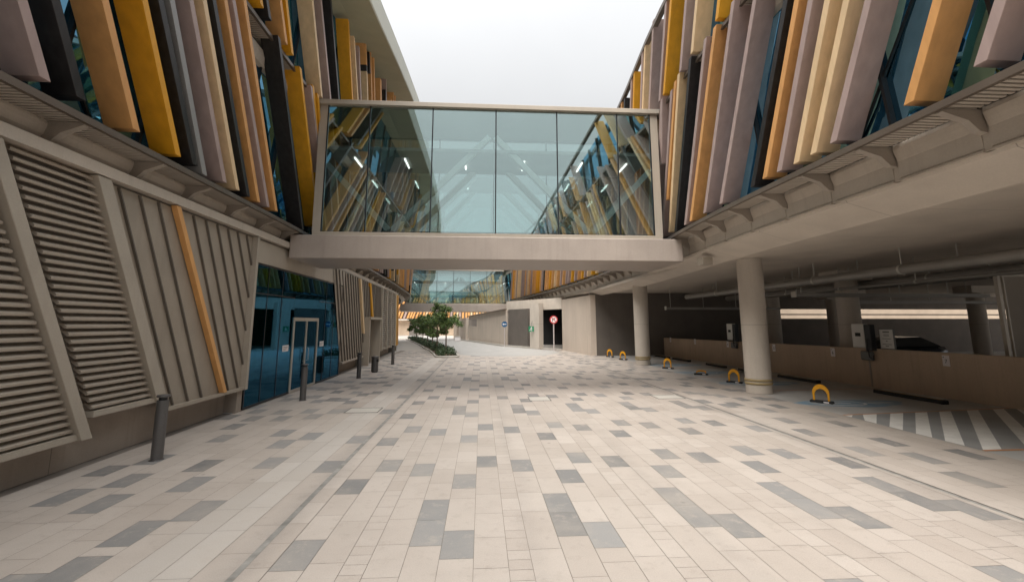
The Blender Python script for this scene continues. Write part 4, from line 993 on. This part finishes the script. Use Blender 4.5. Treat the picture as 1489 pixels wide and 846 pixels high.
sb = empty('road_sign', (2.2, 42.3, 0), 'round blue arrow sign at the corner of the pale wall', 'road sign')
m = MB(); m.tube([(2.12, 42.35, 0), (2.12, 42.35, 2.25)], .035, 10); m.build('pole', 'signpole', sb)
m = MB(); m.disc((2.12, 42.30, 2.02), .26, (0, -1, 0), .012, 28); m.build('face', 'blue', sb)
m = MB(); ribbon(m, [(-.08, 0), (.17, 0)], .07, 2.12, 2.02, 42.284); m.add([(2.12 - .19, 42.284, 2.02), (2.12 - .07, 42.284, 1.92), (2.12 - .07, 42.284, 2.12)], [(0, 1, 2)]); m.build('arrow', 'signwhite', sb)
se = empty('exit_sign', (4.15, 38.2, 1.65), 'small green sign with a white figure fixed to the square column', 'sign')
m = MB(); m.box(3.93, 4.37, 38.30, 38.33, 1.42, 1.86); m.build('panel', 'green', se)
m = MB(); m.disc((4.18, 38.296, 1.77), .035, (0, -1, 0), .003, 14); ribbon(m, [(4.17 - 4.15, .08), (4.13 - 4.15, -.04), (4.2 - 4.15, -.10), (4.19 - 4.15, -.17)], .05, 4.15, 1.65, 38.294); ribbon(m, [(-.02, -.05), (-.08, -.12), (-.14, -.12)], .045, 4.15, 1.65, 38.293); ribbon(m, [(-.09, .02), (.0, .07), (.09, .0)], .04, 4.15, 1.65, 38.292); m.build('figure', 'signwhite', se)
m = MB(); m.tube([(4.15, 38.35, 1.86), (4.25, 38.4, 2.3)], .02, 6); m.build('stem', 'boxgrey', se)

# ================================================================== PLANTING
def leaf_quads(m, c, r, n, size, squash=1., tone_bias=0.):
    for _ in range(n):
        d = Vector((random.gauss(0, 1), random.gauss(0, 1), random.gauss(0, 1))).normalized()
        rr = r * (random.random() ** .45)
        p = Vector(c) + Vector((d.x * rr, d.y * rr, d.z * rr * squash))
        nrm = (d * .6 + Vector((random.gauss(0, .6), random.gauss(0, .6), random.gauss(.5, .5)))).normalized()
        t = nrm.orthogonal().normalized(); t = (Matrix.Rotation(random.random() * 6.28, 3, nrm) @ t); b = nrm.cross(t)
        s = size * random.uniform(.7, 1.3)
        m.add([p - t * s, p + b * s * .45, p + t * s, p - b * s * .45], [(0, 1, 2, 3)], 0, min(1, max(.02, random.gauss(.45 + tone_bias, .25))))
def tree(x, y, h, cr, label, n=1):
    root = empty('street_tree', (x, y, 0), label, 'tree', 'young trees in the planting strip')
    m = MB(); top = (x + random.uniform(-.1, .1), y, h * .72)
    m.tube([(x, y, 0), (x + random.uniform(-.05, .05), y, h * .3), top], [.055, .045, .025], 8)
    limbs = []
    for i in range(6):
        a = i * 1.05 + random.random(); z0 = h * random.uniform(.38, .62)
        e = (x + math.cos(a) * cr * .7, y + math.sin(a) * cr * .7, z0 + h * random.uniform(.12, .28)); limbs.append(e)
        m.tube([(x, y, z0), ((x + e[0]) / 2, (y + e[1]) / 2, z0 + .12), e], [.025, .018, .008], 6)
    m.build('trunk', 'trunk', root)
    m = MB(); cz = h * .66
    for i in range(30):
        a = random.random() * 6.28; rr = cr * math.sqrt(random.random()) * .85; zz = cz + random.uniform(-.36, .36) * h * .9 * (1 - (rr / cr) ** 2 * .6)
        zz = min(zz, h - .15)
        leaf_quads(m, (x + math.cos(a) * rr, y + math.sin(a) * rr, zz), random.uniform(.24, .42) * cr * .8, 110, .075, .75, random.uniform(-.18, .2))
    m.build('crown', 'leaf', root, recalc=False)
for (x, y, h, cr, l) in ((-2.45, 32.6, 3.85, 1.15, 'nearest and tallest street tree, at the near end of the planting strip'), (-3.35, 35.6, 2.9, .95, 'second street tree along the planting strip, just behind the tallest'), (-4.1, 39.2, 3.05, 1.0, 'third street tree from the near end of the planting strip'), (-5.0, 43.5, 2.9, 1.05, 'fourth street tree from the near end of the planting strip'), (-6.0, 48.0, 3.0, 1.1, 'fifth street tree, second from the far end of the strip'), (-7.3, 53.0, 2.9, 1.1, 'last street tree at the far end of the planting strip')):
    tree(x, y, h, cr, l)
strip = [(-2.15, 29.6), (-2.5, 32), (-3.2, 36), (-4.1, 40), (-5.3, 46), (-6.9, 53), (-9.2, 62)]
m = MB()
for (a, b) in zip(strip, strip[1:]):
    L_ = math.dist(a, b)
    for i in range(int(L_ * 13)):
        t = random.random(); x = a[0] + (b[0] - a[0]) * t + random.uniform(-.55, .55); y = a[1] + (b[1] - a[1]) * t
        leaf_quads(m, (x, y, random.uniform(.1, .42)), .22, 24, .07, .9, random.uniform(-.2, .2))
tag(m.build('shrub_bed', 'shrub', recalc=False), 'low grey green shrubs filling the strip under the street trees', 'shrubs', kind='stuff')
m = MB()
for (a, b) in zip(strip, strip[1:]): m.bar((a[0] + .72, a[1], .05), (b[0] + .72, b[1], .05), .14, .14); m.bar((a[0] - .72, a[1], .03), (b[0] - .72, b[1], .03), .12, .1)
m.tube([(strip[0][0] + .72 * math.cos(t), strip[0][1] - .6 * math.sin(t), .05) for t in [math.pi * i / 10 for i in range(11)]], .07, 6)
structure('planting_kerb', m, 'kerb')
m = MB()
for (a, b) in zip(strip, strip[1:]): m.quad((a[0] - .7, a[1], .03), (a[0] + .7, a[1], .03), (b[0] + .7, b[1], .03), (b[0] - .7, b[1], .03))
structure('soil', m, 'trunk')

# ================================================================== LIGHT, CAMERA
el, az = R(60), R(210)
W = bpy.data.worlds.new('World'); S.world = W; W.use_nodes = True
nt = W.node_tree; nt.nodes.clear(); N = nt.nodes; L = nt.links
sky = N.new('ShaderNodeTexSky'); sky.sky_type = 'NISHITA'; sky.sun_disc = False; sky.sun_elevation = el; sky.sun_rotation = az; sky.air_density = 1.0; sky.dust_density = 3.0
hs = N.new('ShaderNodeHueSaturation'); hs.inputs['Saturation'].default_value = .12; hs.inputs['Value'].default_value = 1.0
L.new(sky.outputs[0], hs.inputs['Color'])
mx = N.new('ShaderNodeMix'); mx.data_type = 'RGBA'; mx.inputs[0].default_value = .75; mx.inputs[7].default_value = (8.6, 8.7, 8.85, 1)   # overcast: an even white cloud layer
L.new(hs.outputs[0], mx.inputs[6])
tc = N.new('ShaderNodeTexCoord'); sx = N.new('ShaderNodeSeparateXYZ'); L.new(tc.outputs['Generated'], sx.inputs[0]); pw2 = N.new('ShaderNodeMath'); pw2.operation = 'POWER'; pw2.use_clamp = True; pw2.inputs[1].default_value = 2; L.new(sx.outputs[2], pw2.inputs[0])   # overcast sky: about three times brighter overhead than low down
mr = N.new('ShaderNodeMapRange'); mr.inputs[3].default_value = .66; mr.inputs[4].default_value = 2.3; L.new(pw2.outputs[0], mr.inputs[0])
vs_ = N.new('ShaderNodeVectorMath'); vs_.operation = 'SCALE'; L.new(mx.outputs[2], vs_.inputs[0]); L.new(mr.outputs[0], vs_.inputs['Scale'])
bg = N.new('ShaderNodeBackground'); bg.inputs[1].default_value = .0435; cn = N.new('ShaderNodeTexNoise'); cn.inputs['Scale'].default_value = 2.2; cn.inputs['Detail'].default_value = 5; L.new(tc.outputs['Generated'], cn.inputs['Vector'])
cr_ = N.new('ShaderNodeMapRange'); cr_.inputs[1].default_value = .3; cr_.inputs[2].default_value = .7; cr_.inputs[3].default_value = .95; cr_.inputs[4].default_value = 1.05; L.new(cn.outputs[0], cr_.inputs[0])
vc_ = N.new('ShaderNodeVectorMath'); vc_.operation = 'SCALE'; L.new(vs_.outputs[0], vc_.inputs[0]); L.new(cr_.outputs[0], vc_.inputs['Scale']); L.new(vc_.outputs[0], bg.inputs[0])
wo = N.new('ShaderNodeOutputWorld'); L.new(bg.outputs[0], wo.inputs[0])
sl = bpy.data.lights.new('sun', 'SUN'); sl.energy = 2.5; sl.angle = R(60); sl.color = (1, .95, .88)
so = bpy.data.objects.new('sun', sl); C.objects.link(so)
d = Vector((math.sin(az) * math.cos(el), math.cos(az) * math.cos(el), math.sin(el)))
so.rotation_euler = d.to_track_quat('Z', 'Y').to_euler(); so.location = (0, 0, 30)

cd = bpy.data.cameras.new('camera'); cam = bpy.data.objects.new('camera', cd); C.objects.link(cam)
F = 662.0
cd.sensor_width = 36; cd.lens = F / 1489 * 36; cd.shift_y = -55 / 1489; cd.clip_start = .05; cd.clip_end = 1000
pit = math.atan(102 / F); yaw = R(3.8)
cam.location = (0, 0, 2.1); cam.rotation_euler = (R(90) + pit, 0, -yaw)
S.camera = cam
S.view_settings.view_transform = 'Standard'; S.view_settings.look = 'None'; S.view_settings.gamma = 1; S.view_settings.exposure = 1.38
S.cycles.max_bounces = 8; S.cycles.transparent_max_bounces = 16; S.cycles.glossy_bounces = 5; S.cycles.diffuse_bounces = 4
S.cycles.use_denoising = True
